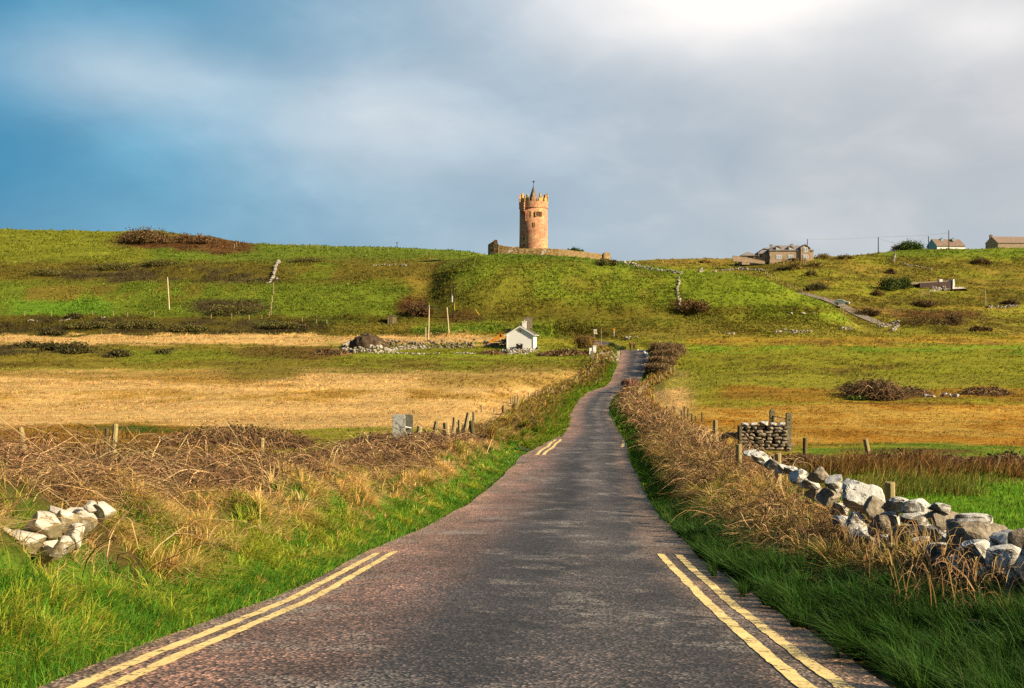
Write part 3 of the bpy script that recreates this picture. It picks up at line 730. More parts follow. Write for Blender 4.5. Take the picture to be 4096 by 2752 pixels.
# ---- tufts over fields and hills, placed evenly over what can be seen
vis = np.zeros((nu, nd)); run = np.minimum.accumulate(np.minimum(YP, 700), axis=1)
step = np.zeros((nu, nd)); step[:, 1:] = np.clip(run[:, :-1] - run[:, 1:], 0, 12)
du = np.gradient(us) * F
area = step * np.clip(du, 0, 6)[:, None] + .004
pxm = np.abs(PX - 512) < 620
area = area * pxm
def tufts(name, n, msk, hpx, kb, wpx, lean, cvar=.25, tip=1.35, hmax=9., patch=None, seed=0, gain=1.25):
    wgt = (area * msk); wgt = wgt.ravel() / wgt.sum()
    k = rng.choice(nu * nd, n, p=wgt)
    i, j = k // nd, k % nd
    u = us[i] + (rng.random(n) - .5) * du[i] / F * 1.4; d = ds[j] + (rng.random(n) - .5) * np.gradient(ds)[j] * 1.4
    x0, y0 = u * d, d
    if patch:
        f = fbm(x0 / patch[0], y0 / patch[1], 120 + seed, 3); keep = rng.random(n) < .25 + .75 * sm(patch[2] - .1, patch[2] + .1, f)
        i, j, d, x0, y0 = i[keep], j[keep], d[keep], x0[keep], y0[keep]; n = len(d)
    h = np.minimum(hpx * d / F * (.5 + rng.random(n)), hmax) * (.6 + .8 * fbm(x0 / 3, y0 / 3, 121 + seed, 2))
    c = LC[i, j] * gain * (1 + rng.normal(0, cvar, (n, 1))).clip(.3, 2) * (1 + rng.normal(0, .07, (n, 3)))
    x = np.repeat(x0, kb) + rng.normal(0, 1, n * kb) * np.repeat(h, kb) * .45; y = np.repeat(y0, kb) + rng.normal(0, 1, n * kb) * np.repeat(h, kb) * .45
    hb = np.repeat(h, kb) * (.6 + .6 * rng.random(n * kb)); wd = np.repeat(wpx * d / F, kb) * (.6 + .8 * rng.random(n * kb))
    cc = np.repeat(c, kb, 0) * (1 + rng.normal(0, .07, (n * kb, 1)))
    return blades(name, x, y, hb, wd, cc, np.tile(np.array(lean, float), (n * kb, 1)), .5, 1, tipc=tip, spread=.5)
offroad = (LAT > .5) * 1.0
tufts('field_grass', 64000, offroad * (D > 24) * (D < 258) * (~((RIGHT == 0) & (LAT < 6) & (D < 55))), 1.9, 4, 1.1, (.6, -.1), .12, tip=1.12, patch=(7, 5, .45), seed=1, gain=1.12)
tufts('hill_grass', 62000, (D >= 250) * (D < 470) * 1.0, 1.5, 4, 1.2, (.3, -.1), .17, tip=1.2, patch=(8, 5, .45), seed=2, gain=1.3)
# lush roadside grass on the left bank further along
verge('verge_grass', 12000, 56, 205, -1, .05, .9, (.08, .2), (GR, GY, (.16, .24, .02)), (4, 4, 3), (.5, -.3), 1.35, p=1.5)
verge('verge_grass', 20000, 56, 205, -1, .7, 2.4, (.22, .5), (GR, GY, (.16, .24, .02)), (3, 6, 3), (.8, -.3), 1.35, p=1.5, clump=.9)
verge('dry_grass', 22000, 54, 215, -1, 1.8, 5.2, (.3, .75), (STRAW, GY, RUST, OLIVE), (4, 4, 4, 3), (.5, -.3), 1.35, p=1.4, clump=1.1, segs=2)
verge('verge_grass', 8000, 60, 200, 1, .0, 1.2, (.1, .28), (GR, GD, GY), (3, 5, 2), (-.4, -.2), 1.3, p=1.5)
verge('dry_grass', 24000, 60, 215, 1, 1.0, 4.5, (.25, .6), (STRAW, RUST, GY, (.15, .08, .035)), (3, 4, 2, 4), (-.3, -.3), 1.3, p=1.4, clump=1.0)
# bright meadow behind the stone wall
def meadow(n, d0, d1, l0, hh, pal, wts):
    d = sample_d(n, d0, d1, 1.7); u = .20 + .42 * rng.random(n); x = u * d
    rx, _ = road_at(d, l0); k = x > rx
    x, d = x[k], d[k]; n = len(x)
    h = (hh[0] + (hh[1] - hh[0]) * rng.random(n)) * (.5 + fbm(x * 1.2, d * .9, 22, 3))
    c = mixcol(n, pal, wts, .25) * (.65 + .7 * fbm(x * .9, d * .5, 23, 3))[:, None]
    blades('meadow_grass', x, d, h, (.003 + .0008 * d) * (.7 + .6 * rng.random(n)), c, np.tile([.2, -.1], (n, 1)), .5, 2)
meadow(46000, 12, 38, 3.2, (.06, .2), ((.13, .30, .018), (.24, .36, .03), (.08, .2, .015)), (5, 3, 2))
# rushes and rough grass by the near fences
def rough(n, x0, x1, d0, d1, hh, pal, wts, lean=(.3, -.1), pt=None, wk=1):
    d = sample_d(n, d0, d1, 1.2); px = x0 + (x1 - x0) * rng.random(n); x = (px - CX) / F * d
    k = lookup(LAT, x, d) > 3.0
    e = (fbm(x / 3, d / 3, 27, 3) - .5) * 3; tq = (px - x0) / (x1 - x0); td = (d - d0) / (d1 - d0)
    k &= rng.random(n) < sm(0, .22, tq + e * .15) * sm(0, .22, 1 - tq + e * .15) * sm(0, .25, td + e * .3) * sm(0, .3, 1 - td + e * .3)
    if pt is not None: k &= rng.random(n) < sm(pt - .1, pt + .1, fbm(x / 2.4, d / 1.8, 24, 3))
    x, d = x[k], d[k]; n = len(x)
    h = (hh[0] + (hh[1] - hh[0]) * rng.random(n)) * (.4 + 1.1 * fbm(x * .7, d * .5, 25, 3))
    c = mixcol(n, pal, wts, .22) * (.6 + .8 * fbm(x * .6, d * .4, 26, 3))[:, None]
    blades('rough_grass', x, d, h, (.003 + .0007 * d) * wk * (.7 + .6 * rng.random(n)), c, np.tile(lean, (n, 1)).astype(float), .6, 2)
rough(20000, -80, 300, 44, 66, (.25, .6), ((.30, .15, .025), (.40, .24, .05), (.14, .08, .02)), (5, 4, 3))
rough(6000, -80, 280, 40, 52, (.15, .4), ((.10, .18, .02), (.2, .2, .03)), (4, 2), pt=.5)
rough(9000, 790, 1120, 31, 40, (.3, .8), ((.24, .12, .03), (.36, .22, .06), (.12, .06, .025)), (4, 3, 4), pt=.42)
rough(7000, 760, 1120, 30, 41, (.15, .45), ((.12, .2, .02), (.3, .28, .04), (.2, .12, .03)), (4, 3, 3), pt=.5)
rough(4500, 780, 1000, 28, 34, (.2, .5), ((.16, .2, .025), (.3, .25, .05), (.12, .09, .02)), (4, 3, 2))
# ------------------------------------------------------------------ materials for built things
M_lichen, nt, b, out = new_mat('lichened_stone')
tc = N(nt, 'ShaderNodeTexCoord'); ob = tc.outputs['Object']
base = ramp(nt, noise(nt, ob, 3, 6, .65), [(.3, (.12, .10, .08)), (.7, (.27, .24, .195))])
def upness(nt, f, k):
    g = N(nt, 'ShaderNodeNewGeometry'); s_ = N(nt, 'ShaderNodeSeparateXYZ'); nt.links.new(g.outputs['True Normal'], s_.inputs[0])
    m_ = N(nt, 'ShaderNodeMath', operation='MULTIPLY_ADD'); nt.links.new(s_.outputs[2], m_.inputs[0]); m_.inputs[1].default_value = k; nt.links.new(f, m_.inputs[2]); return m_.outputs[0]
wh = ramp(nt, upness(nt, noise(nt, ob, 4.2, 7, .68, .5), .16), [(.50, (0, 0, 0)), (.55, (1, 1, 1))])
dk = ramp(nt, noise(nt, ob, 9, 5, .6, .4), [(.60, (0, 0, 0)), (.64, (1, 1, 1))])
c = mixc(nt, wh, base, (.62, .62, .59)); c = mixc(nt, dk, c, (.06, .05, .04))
oc = ramp(nt, noise(nt, ob, 2.2, 3, .5), [(.64, (0, 0, 0)), (.70, (.8, .8, .8))]); c = mixc(nt, oc, c, (.30, .21, .07))
nt.links.new(c, b.inputs['Base Color']); b.inputs['Roughness'].default_value = .9; b.inputs['Specular IOR Level'].default_value = .2
bp = N(nt, 'ShaderNodeBump'); bp.inputs['Strength'].default_value = 1.0; bp.inputs['Distance'].default_value = .045; nt.links.new(noise(nt, ob, 11, 8, .72), bp.inputs['Height']); nt.links.new(bp.outputs[0], b.inputs['Normal'])
M_pale, nt, b, out = new_mat('white_lichen_stone')
tc = N(nt, 'ShaderNodeTexCoord'); ob = tc.outputs['Object']
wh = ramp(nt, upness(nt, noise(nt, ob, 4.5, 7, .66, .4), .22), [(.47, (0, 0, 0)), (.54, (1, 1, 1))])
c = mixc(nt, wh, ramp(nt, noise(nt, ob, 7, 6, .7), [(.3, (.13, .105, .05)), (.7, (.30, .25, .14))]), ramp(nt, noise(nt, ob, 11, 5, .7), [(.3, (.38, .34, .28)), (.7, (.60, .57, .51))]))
nt.links.new(c, b.inputs['Base Color']); b.inputs['Roughness'].default_value = .9
bp = N(nt, 'ShaderNodeBump'); bp.inputs['Strength'].default_value = .5; bp.inputs['Distance'].default_value = .02; nt.links.new(noise(nt, ob, 18, 6, .7), bp.inputs['Height']); nt.links.new(bp.outputs[0], b.inputs['Normal'])
M_dark_stone = plain('dark_weathered_stone', (.30, .25, .18), (.13, .105, .075), 4, .9, .6)
M_rubble = plain('rubble_stone', (.52, .48, .43), (.14, .11, .085), 1.1, .95, .5)
M_post = plain('weathered_wood', (.42, .34, .17), (.22, .17, .075), 5, .85, .5, stretch=(1, 1, .15))
M_post_dark = plain('damp_wood', (.15, .12, .06), (.07, .055, .03), 5, .9, .5, stretch=(1, 1, .15))
M_pole = plain('pale_pole_wood', (.62, .52, .33), (.42, .34, .19), 2, .85, stretch=(1, 1, .1))
M_black = plain('tarred_wood', (.035, .03, .025), (.02, .017, .013), 3, .8)
M_wire = plain('galvanised_wire', (.16, .15, .14), None, 3, .6)
M_steel = plain('galvanised_steel', (.45, .42, .36), (.30, .26, .20), 8, .5, 0, .5)
M_white = plain('whitewash', (.84, .84, .83), (.79, .79, .78), .9, .85)
M_whitetrim = plain('white_paint', (.80, .80, .78), (.72, .72, .70), 3, .5)
M_slate = plain('slate_roof', (.13, .115, .11), (.07, .06, .06), 2.5, .75, .3, stretch=(1, 1, 5))
M_dk = plain('dark_opening', (.018, .015, .013), (.01, .009, .008), 3, .9)
M_conc = plain('mossy_concrete', (.27, .225, .13), (.13, .105, .055), 14, .95, .5)
M_orange = plain('orange_machine_paint', (.62, .27, .02), (.45, .17, .015), 1.5, .5)
M_soil = plain('dark_soil', (.11, .075, .045), (.035, .024, .015), 1.2, 1, .8)
M_glass, nt, b, out = new_mat('window_glass'); b.inputs['Base Color'].default_value = (.30, .36, .42, 1); b.inputs['Roughness'].default_value = .12
M_yellowp = plain('yellow_plastic', (.75, .52, .03), None, 3, .6)
M_metal_dark = plain('dark_metal', (.06, .06, .065), None, 3, .5)

ICO = {}
def ico(sub):
    if sub not in ICO:
        bm = bmesh.new(); bmesh.ops.create_icosphere(bm, subdivisions=sub, radius=1)
        ICO[sub] = (np.array([v.co[:] for v in bm.verts]), np.array([[v.index for v in f.verts] for f in bm.faces])); bm.free()
    return ICO[sub]
def rock_vf(size, seed, sub=3, box=.55, cuts=7, rough=.05, kmin=.55):
    r = np.random.default_rng(seed); V, Fc = ico(sub); V = V.copy()
    V = np.sign(V) * np.abs(V) ** box                              # blocky
    V /= np.linalg.norm(V, axis=1, keepdims=True) ** .55
    for _ in range(cuts):
        n = r.normal(0, 1, 3); n /= np.linalg.norm(n); k = kmin + .33 * r.random()
        dd = V @ n - k; V -= np.where(dd > 0, dd * .94, 0)[:, None] * n
    for fq, am in ((1.7, rough * 1.6), (4.3, rough * .7), (9, rough * .3)):
        V *= 1 + am * (np.sin(V @ r.normal(0, fq, 3) + r.random() * 6) + np.sin(V @ r.normal(0, fq, 3) + r.random() * 6))[:, None]
    return V * np.array(size) / 2, Fc
def rot3(rx, ry, rz): return np.array(Euler((rx, ry, rz)).to_matrix())
def rock(name, c, size, seed, mat, parent=None, rot=(0, 0, 0), sub=3, smooth=False, **kw):
    V, Fc = rock_vf(size, seed, sub, **kw)
    o = np_obj(name, V @ rot3(*rot).T, Fc, mat, parent, None, smooth)
    o.location = c
    return o
def rocks_mesh(name, items, mat, parent=None):
    """one rubble wall: items of (centre, size, rz)"""
    Vs, Fs, n = [], [], 0
    for q, (c, s_, rz) in enumerate(items):
        V, Fc = rock_vf(s_, 900 + q % 60, 1, cuts=3, rough=.03)
        V = V @ rot3(random.uniform(-.25, .25), random.uniform(-.25, .25), rz).T + np.array(c)
        Vs.append(V); Fs.append(Fc + n); n += len(V)
    return np_obj(name, np.concatenate(Vs), np.concatenate(Fs), mat, parent)

M_brownst = plain('brown_weathered_stone', (.36, .31, .24), (.10, .08, .055), 6, .95, .9)
# ------------------------------------------------------------------ stone wall on the right
def wall_d(px, L=2.35):
    dd = np.arange(5, 40, .05); x, _ = road_at(dd, L); return float(dd[np.argmin(np.abs(x / dd * F + CX - px))])
wl = thing('dry_stone_wall', 'long tumbledown wall of big lichen-white boulders beside the shaded verge', 'stone wall', G(900, wall_d(900)))
wl_o = np.array(wl.location)
big = [(745, 410, 115, 75), (830, 455, 105, 75), (940, 470, 115, 75), (965, 545, 225, 135), (1035, 590, 130, 110), (1165, 578, 145, 85), (1290, 590, 155, 78), (1400, 592, 115, 45), (1405, 642, 165, 85), (1270, 645, 155, 80),
       (1340, 735, 180, 90), (1570, 655, 190, 60), (1575, 745, 375, 165), (1760, 755, 125, 75), (1620, 855, 215, 165), (1775, 865, 175, 165), (1835, 790, 130, 160), (1660, 995, 240, 175), (1765, 1085, 190, 150), (1850, 960, 120, 210),
       (1060, 690, 95, 120), (950, 690, 120, 120), (1000, 765, 140, 115), (1130, 660, 125, 95), (1180, 740, 130, 100), (1290, 810, 155, 110), (1430, 855, 155, 115), (1500, 930, 130, 125), (720, 515, 120, 60), (590, 378, 80, 40), (640, 415, 110, 60),
       (430, 312, 120, 60), (490, 350, 95, 50), (370, 290, 70, 40), (545, 375, 60, 40), (690, 450, 90, 60), (800, 530, 120, 80), (860, 600, 110, 90), (880, 690, 110, 100), (1940, 900, 160, 230), (2010, 1080, 200, 190), (1900, 1180, 170, 150), (1560, 1040, 130, 110), (2100, 930, 200, 220),
       (1215, 850, 130, 100), (1090, 800, 120, 100), (1350, 920, 140, 110), (930, 790, 110, 90), (1480, 1010, 130, 110)]
for q, (X_, Y_, w_, h_) in enumerate(big):
    px, py = (2732 + X_ / 1.3614) / 4, (1600 + Y_ / 1.3614) / 4
    d = wall_d(px, 2.05 + .25 * (py < 520 + (px - 850) * .2) + random.uniform(-.08, .08))
    k = d / F / 1.3614 / 4 * 1.26
    c = np.array(P(px, py, d)); dep = max(.32, .62 * w_ * k)
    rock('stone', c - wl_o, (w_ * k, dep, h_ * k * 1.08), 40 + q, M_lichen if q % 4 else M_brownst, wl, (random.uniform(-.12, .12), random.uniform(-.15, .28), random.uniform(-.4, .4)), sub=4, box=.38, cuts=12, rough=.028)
# hearting and lower courses behind the face stones
q = 0
for d in list(np.arange(8.2, 27, .42)) + list(np.arange(2.6, 8.2, .42)):
    for lay in range(3):
        L_ = 2.42 + random.uniform(-.12, .1); x, y = road_at(d + random.uniform(-.1, .1), L_); x, y = float(x), float(y)
        top = float(np.interp(d, [2, 8, 8.1, 10, 20, 27], [1.1, 1.1, .72, .78, 1.0, .9]))
        zr_ = float(np.interp(d, rs, RZ)); z = zr_ + .30 + lay * (top - .3) / 3
        s_ = random.uniform(.34, .5)
        if q < 46 or d < 8.2: rock('stone', np.array((x, y, z)) - wl_o, (s_, s_ * 1.1, s_ * .7), 300 + q, M_lichen if lay == 2 else M_dark_stone, wl, (0, 0, random.uniform(0, 3)), sub=2)
        q += 1

# stones showing through the straw on the left
lw = thing('dry_stone_wall', 'broken low wall of sun-bleached white stones half buried in straw by the verge', 'stone wall', G(60, 10))
lw_o = np.array(lw.location)
ls = [(300, 622, 135, 90), (235, 695, 260, 140), (140, 762, 235, 130), (345, 655, 125, 120), (405, 745, 95, 110), (455, 662, 125, 105), (500, 590, 110, 80), (555, 615, 120, 110), (265, 820, 115, 110), (350, 800, 120, 90), (35, 735, 120, 90), (420, 610, 110, 60)]
for q, (X_, Y_, w_, h_) in enumerate(ls):
    px, py = X_ / 1.361 / 4, (1600 + Y_ / 1.361) / 4
    d = 9.3 + (820 - Y_) * .004 + .12 * (q % 3) - .4 * (X_ < 250)
    k = d / F / 1.361 / 4 * 1.2
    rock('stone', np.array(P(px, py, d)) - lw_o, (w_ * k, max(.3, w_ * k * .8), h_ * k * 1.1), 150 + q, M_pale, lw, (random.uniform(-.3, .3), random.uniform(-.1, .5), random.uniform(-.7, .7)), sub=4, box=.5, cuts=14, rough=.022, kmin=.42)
o = rock('boulder', G(992, 8.3, .03), (.50, .34, .13), 77, plain('flat_sandstone', (.26, .20, .08), (.14, .10, .05), 5, .9, .5), None, (0, .08, .1)); tag(o, 'flat ochre stone lying in the dark verge grass', 'stone')

# ------------------------------------------------------------------ fence posts and fences
def post_mb(h, r, lean=(0, 0), n=9, mb=None, base=(0, 0, 0)):
    mb = mb or MB(); b0 = Vector(base)
    tip = b0 + Vector((lean[0] * h, lean[1] * h, h))
    mb.tube([b0 - Vector((lean[0], lean[1], 1)) * .3, b0 + (tip - b0) * .5, tip - (tip - b0) * .02, tip], [r * 1.05, r, r * .97, r * .86], n)
    return mb
def solo_post(px_b, py_b, px_t, py_t, d, r, label, mat=None, ground=True):
    """a post whose top shows at one pixel and whose foot goes to the ground at that distance"""
    top = P(px_t, py_t, d); foot = P(px_b, py_b, d)
    g = float(GZ(foot.x, d)); foot.z = min(foot.z, g) if ground else foot.z
    full = top.z - foot.z; lean = ((top.x - foot.x) / full, 0)
    o = thing('fence_post', label, 'fence post', foot)
    post_mb(full, r, lean).build('post', mat or M_post, None, smooth=False)
    m_ = bpy.data.objects[-1] if False else None
    return o
def single_post(px_b, py_b, px_t, py_t, d, r, label, mat=None, group=None, ground=True):
    top = P(px_t, py_t, d); foot = P(px_b, py_b, d)
    if ground: foot.z = min(foot.z, float(GZ(foot.x, d)))
    full = top.z - foot.z
    o = post_mb(full, r, ((top.x - foot.x) / full, 0)).build('fence_post', mat or M_post)
    o.location = foot
    return tag(o, label, 'fence post', group)
g1 = 'fence posts standing among the rushes'
single_post(25.5, 456, 20.5, 427.5, 47, .115, 'slim fence post leaning towards the rushes, apart from the paired posts', None, g1)
single_post(106, 455, 107, 428, 48, .10, 'shorter darker post of the two fence posts standing close together', M_post_dark, g1)
single_post(113.5, 454, 115.6, 424, 48, .125, 'taller paler post of the two fence posts standing close together', None, g1)
single_post(262, 450, 262, 438, 46, .10, 'short post top poking out of the brambles before the straw field', None, g1)
zx = lambda X_: (1300 + X_ / 2.8517) / 4
zy = lambda Y_: (1250 + Y_ / 2.8517) / 4
g2 = 'old leaning posts beside the grey slab stile'
for (xb, yb, xt, yt, d, r, lab, mt) in ((1050, 1425, 1085, 1297, 47, .13, 'stout stump leaning over beside the grey slab stile', None), (1222, 1375, 1278, 1240, 49, .12, 'thick post tilted far over, second from the grey slab stile', None),
        (1395, 1385, 1380, 1255, 50, .16, 'broken split stump with a jagged pale top', None), (1460, 1380, 1480, 1196, 53, .10, 'slender upright post just past the broken split stump', None), (1534, 1370, 1534, 1225, 55, .095, 'thin straight post between the slender post and the hanging one', None),
        (1612, 1292, 1642, 1140, 56, .13, 'post hanging slantwise with a dark sawn lower end', None), (1652, 1300, 1656, 1185, 60, .09, 'small post half hidden behind the hanging slanted post', None), (1697, 1392, 1667, 1236, 54, .13, 'dark post leaning back over the grassy bank', M_post_dark), (1702, 1290, 1698, 1130, 64, .10, 'pale post behind the dark leaning post on the grassy bank', None)):
    single_post(zx(xb), zy(yb), zx(xt), zy(yt), d, r, lab, mt, g2, ground=(d != 56))
g3 = 'posts on the field side of the boulder wall'
za = lambda X_: (2732 + X_ / 1.3614) / 4
zb = lambda Y_: (1600 + Y_ / 1.3614) / 4
for (xb, yb, xt, yt, d, r, lab, mt) in ((1127, 575, 1125, 447, 18.5, .092, 'stout round post standing behind the boulder wall before the bright meadow', None), (519, 365, 516, 290, 27.5, .088, 'short round post above the far boulders of the wall', None), (303, 300, 303, 241, 32, .09, 'broad stump sunk in straw before the dark stone pier', None),
        (309, 225, 307, 140, 40, .08, 'thin dark post standing against the dark stone pier', M_post_dark), (1017, 330, 992, 212, 42, .10, 'tall post tilting over the bramble strip at the meadow edge', None), (663, 265, 664, 206, 44, .09, 'small post just beyond the stone gate pillars', M_post_dark), (1706, 385, 1712, 302, 36, .105, 'thick post at the meadow edge among dark brambles', M_post_dark), (1208, 400, 1246, 316, 38, .06, 'thin plank fallen aslant in the bramble strip', M_post_dark), (175, 150, 175, 108, 46, .10, 'pale stump at the end of the bramble hedge beside the dark stone pier', None)):
    single_post(za(xb), zb(yb), za(xt), zb(yt), d, r, lab, mt, g3)

def fence(name, label, pts, r=.06, wires=2, group=None, mat=None, wire=True):
    """post and wire fence: (px, py of foot, height in pixels, lean in pixels); each post and each wire run is a part"""
    base = [R(p[0], p[1], p[4] if len(p) > 4 else 40) for p in pts]
    root = thing(name, label, 'fence', base[0], 0, group)
    tops = []
    for (p, b_) in zip(pts, base):
        h = p[2] * b_.y / F; ln = (p[3] if len(p) > 3 else 0) / max(p[2], .1)
        lo = b_ - base[0]
        post_mb(h, r * (.8 + .4 * random.random()), (ln, random.uniform(-.05, .05)), 6, None, lo).build('post', mat or M_post, root)
        tops.append(lo + Vector((ln * h, 0, h)))
    if wire:
        for wv in range(wires):
            mb = MB()
            mb.tube([t_ - Vector((0, 0, .12 + .35 * wv)) for t_ in tops], .006, 3)
            mb.build('wire', M_wire, root)
    return root
z2 = lambda X_: (1900 + X_ / 3.89) / 4
z2y = lambda Y_: (1250 + Y_ / 3.89) / 4
LFP = [(110, 1556, 115, -6), (300, 1556, 66, 0), (430, 1556, 116, 3), (562, 1425, 110, 0), (592, 1415, 105, 3), (625, 1480, 180, 3), (650, 1480, 180, 30), (770, 1425, 140, 0), (835, 1358, 118, 0), (952, 1322, 105, -8), (1065, 1284, 55, -12), (1165, 1228, 70, -20), (1195, 1266, 58, -8), (1230, 1252, 85, -35), (1352, 1212, 62, -2), (1390, 1204, 85, -10), (1400, 1203, 60, 2), (1425, 1112, 40, -22), (1482, 1108, 40, -10), (1557, 1097, 68, -2), (1588, 1087, 92, -3), (1606, 1085, 50, -10), (1652, 1042, 58, -6), (1677, 1047, 68, 0), (1714, 1002, 60, -5), (1757, 986, 83, 0), (1803, 926, 66, -5), (1832, 907, 68, -3), (1890, 802, 150, 6), (1904, 742, 112, 0)]
fence('post_and_wire_fence', 'ragged fence of leaning bleached posts following the road on the straw field side', [(z2(a), z2y(b_), c * .2571 / 4, d * .2571 / 4, 60) for a, b_, c, d in LFP], .095)
z3 = lambda X_: (2300 + X_ / 5.2275) / 4
z3y = lambda Y_: (1300 + Y_ / 5.2275) / 4
RFP = [(1318, 1495, 205, 20), (1375, 1540, 260, -5), (1410, 1425, 165, 0), (1442, 1370, 90, 0), (1480, 1355, 135, 2), (1512, 1325, 115, 0), (1530, 1320, 90, 12), (1584, 1255, 115, 0), (1757, 1185, 122, 5), (1797, 1145, 125, 3), (1898, 1085, 115, 3), (2003, 1025, 135, -8), (2078, 950, 108, 0), (2080, 665, 120, 0), (2025, 625, 145, 0), (2040, 600, 90, -15), (1952, 500, 60, 6), (1925, 490, 60, 0), (1855, 445, 72, 0), (1795, 415, 50, 0), (1757, 405, 78, 0), (1768, 402, 55, 0)]
fence('post_and_wire_fence', 'fence of thin grey posts curving up the green bank past the dark roadside thicket', [(z3(a), z3y(b_), c / 5.2275 / 4, d / 5.2275 / 4, 60) for a, b_, c, d in RFP], .10)
z6 = lambda X_: (2600 + X_ / 3.3343) / 4
z6y = lambda Y_: (1600 + Y_ / 3.3343) / 4
NFP = [(695, 310, 150, 0), (610, 290, 80, -6), (560, 290, 110, 0), (500, 270, 160, 10), (458, 260, 180, 0), (420, 255, 120, 0), (320, 220, 130, 3), (222, 180, 100, 2), (95, 150, 95, 0), (-60, 120, 130, 0), (-90, 90, 100, 0)]
fence('post_and_wire_fence', 'row of dark posts behind the brown bramble hedge before the golden field', [(z6(a), z6y(b_), c / 3.3343 / 4, d / 3.3343 / 4, 46) for a, b_, c, d in NFP], .07, mat=M_post_dark)
z4 = lambda X_: (2800 + X_ / 3.89) / 4
z4y = lambda Y_: (900 + Y_ / 3.89) / 4
HF = [(920, 740, 60), (1015, 770, 48), (1045, 790, 60), (1070, 800, 50), (1107, 825, 62), (1187, 862, 55), (1222, 880, 40), (1287, 925, 55), (1355, 950, 40), (1375, 962, 42), (1400, 980, 48), (1445, 1000, 50), (1487, 1015, 62), (1538, 1032, 66), (1568, 1040, 60), (1595, 1050, 50), (1683, 1110, 60), (1930, 1160, 45), (2133, 1280, 60), (2185, 1325, 60), (2222, 1370, 75), (2262, 1420, 60)]
fence('post_and_wire_fence', 'fence of pale posts running down the hill edge to the white car', [(z4(a), z4y(b_), c / 3.89 / 4, 0, 240) for a, b_, c in HF], .14)
z1 = lambda X_: X_ / 1.568 / 4
z1y = lambda Y_: (800 + Y_ / 1.568) / 4
fence('post_and_wire_fence', 'faint fence along the foot of the green hill pasture above the dark rough strip', [(z1(x), z1y(y), 5.0, 0, 240) for x, y in ((155, 726), (323, 728), (580, 726), (710, 728), (800, 735), (960, 730), (968, 732), (1325, 745), (1453, 745), (1562, 752), (1642, 752), (1690, 730), (1895, 768), (1985, 778), (2050, 780))], .09)
fence('post_and_wire_fence', 'fence along the top of the hill pasture under the left skyline', [(z1(x), z1y(y), 4.4, 0, 300) for x, y in ((1470, 302), (1484, 290), (1500, 275), (1738, 292), (1812, 296), (1860, 290), (1920, 303), (1994, 303), (2055, 312), (2110, 305))] + [((1366 + x / 1.568) / 4, (600 + y / 1.568) / 4, 4.4, 0, 300) for x, y in ((90, 630), (173, 632), (241, 632), (293, 640), (536, 664))], .10)
fence('post_and_wire_fence', 'thin line of posts dropping straight down the pasture below the white stones', [(z1(x), z1y(y), h / 6.27, 0, 240) for x, y, h in ((1716, 590, 75), (1707, 640, 40), (1703, 680, 40), (1700, 722, 50))], .12)

# ------------------------------------------------------------------ stile of two slabs, left
def slab(w_, h_, t_, rad):
    pts = [(-w_ / 2, 0), (w_ / 2, 0)]
    for s_, a0 in ((1, 0), (-1, math.pi / 2)):
        for k in range(6):
            a = a0 + k * math.pi / 10
            pts.append((s_ * (w_ / 2 - rad) + math.cos(a) * rad, h_ - rad + math.sin(a) * rad))
    return pts
M_slab, nt, b, out = new_mat('flaking_grey_paint')
tc = N(nt, 'ShaderNodeTexCoord'); f = noise(nt, tc.outputs['Object'], 6.5, 6, .68, .5)
c = ramp(nt, f, [(.40, (.06, .05, .035)), (.44, (.36, .37, .34)), (.75, (.46, .47, .43))]); nt.links.new(c, b.inputs['Base Color']); b.inputs['Roughness'].default_value = .8
M_slab2 = plain('bare_grey_slab', (.17, .17, .13), (.09, .09, .065), 6, .85)
st = thing('stile', 'grey stile of two round-cornered slabs with flaking paint among brambles', 'stile', G(399, 46))
so_ = Vector(st.location)
d = 46
a_ = P(398.9, 440, d) - so_; hh = 25.5 * d / F
mb = MB(); mb.prism(slab(.56, hh, .08, .09), -.04, .04, Matrix.Translation(a_)); mb.build('front_slab', M_slab, st, .008)
a2 = P(408.4, 439.5, d + .9) - so_
mb = MB(); mb.prism(slab(.42, hh, .08, .09), -.04, .04, Matrix.Translation(a2)); mb.build('rear_slab', M_slab2, st, .008)
for zz in (.28, .52):
    MB().tube([a_ + Vector((.1, .04, zz + .1)), a2 + Vector((.12, -.04, zz))], .022, 6).build('rail', M_whitetrim, st)

# ------------------------------------------------------------------ dry stone pier, gate posts and gate, right
pw = thing('dry_stone_wall', 'short squared wall end of dark dry stones beside the gate pillars', 'stone wall', G(758, 44))
po = Vector(pw.location)
px0, px1 = 737, 785
n_st = 0
for row in range(8):
    yb = 450.5 - row * 3.45; x = px0 + (row - 4) * 1.2 * (row > 4) + random.uniform(-1, 1)
    while x < px1 + (7 - row) * .25 and n_st < 96:
        wpx = random.uniform(4.5, 10.5) if row < 7 else random.uniform(6, 11); hpx = random.uniform(3.3, 4.4) if row < 7 else random.uniform(3.6, 6)
        k = 44 / F
        c = P(x + wpx / 2, yb - hpx / 2, 44 + random.uniform(-.04, .04)) - po
        rock('stone', c, (wpx * k * 1.03, .42, hpx * k * 1.05), 500 + n_st, M_dark_stone if row < 7 else M_lichen, pw, (0, random.uniform(-.05, .05), random.uniform(-.1, .1)), sub=2, box=.34, cuts=6, rough=.03)
        x += wpx; n_st += 1
o = MB().box(P(764, 438, 44.45) - po, (2.0, .3, 1.05)).build('core', M_dk, pw)
x = 722
for q in range(8):
    c = P(x, 437 + random.uniform(-1.5, 2) - q * .5, 44.6) - po; rock('stone', c, (.34, .34, .26), 620 + q, M_dark_stone, pw, (0, 0, q), sub=2); x += 3.4
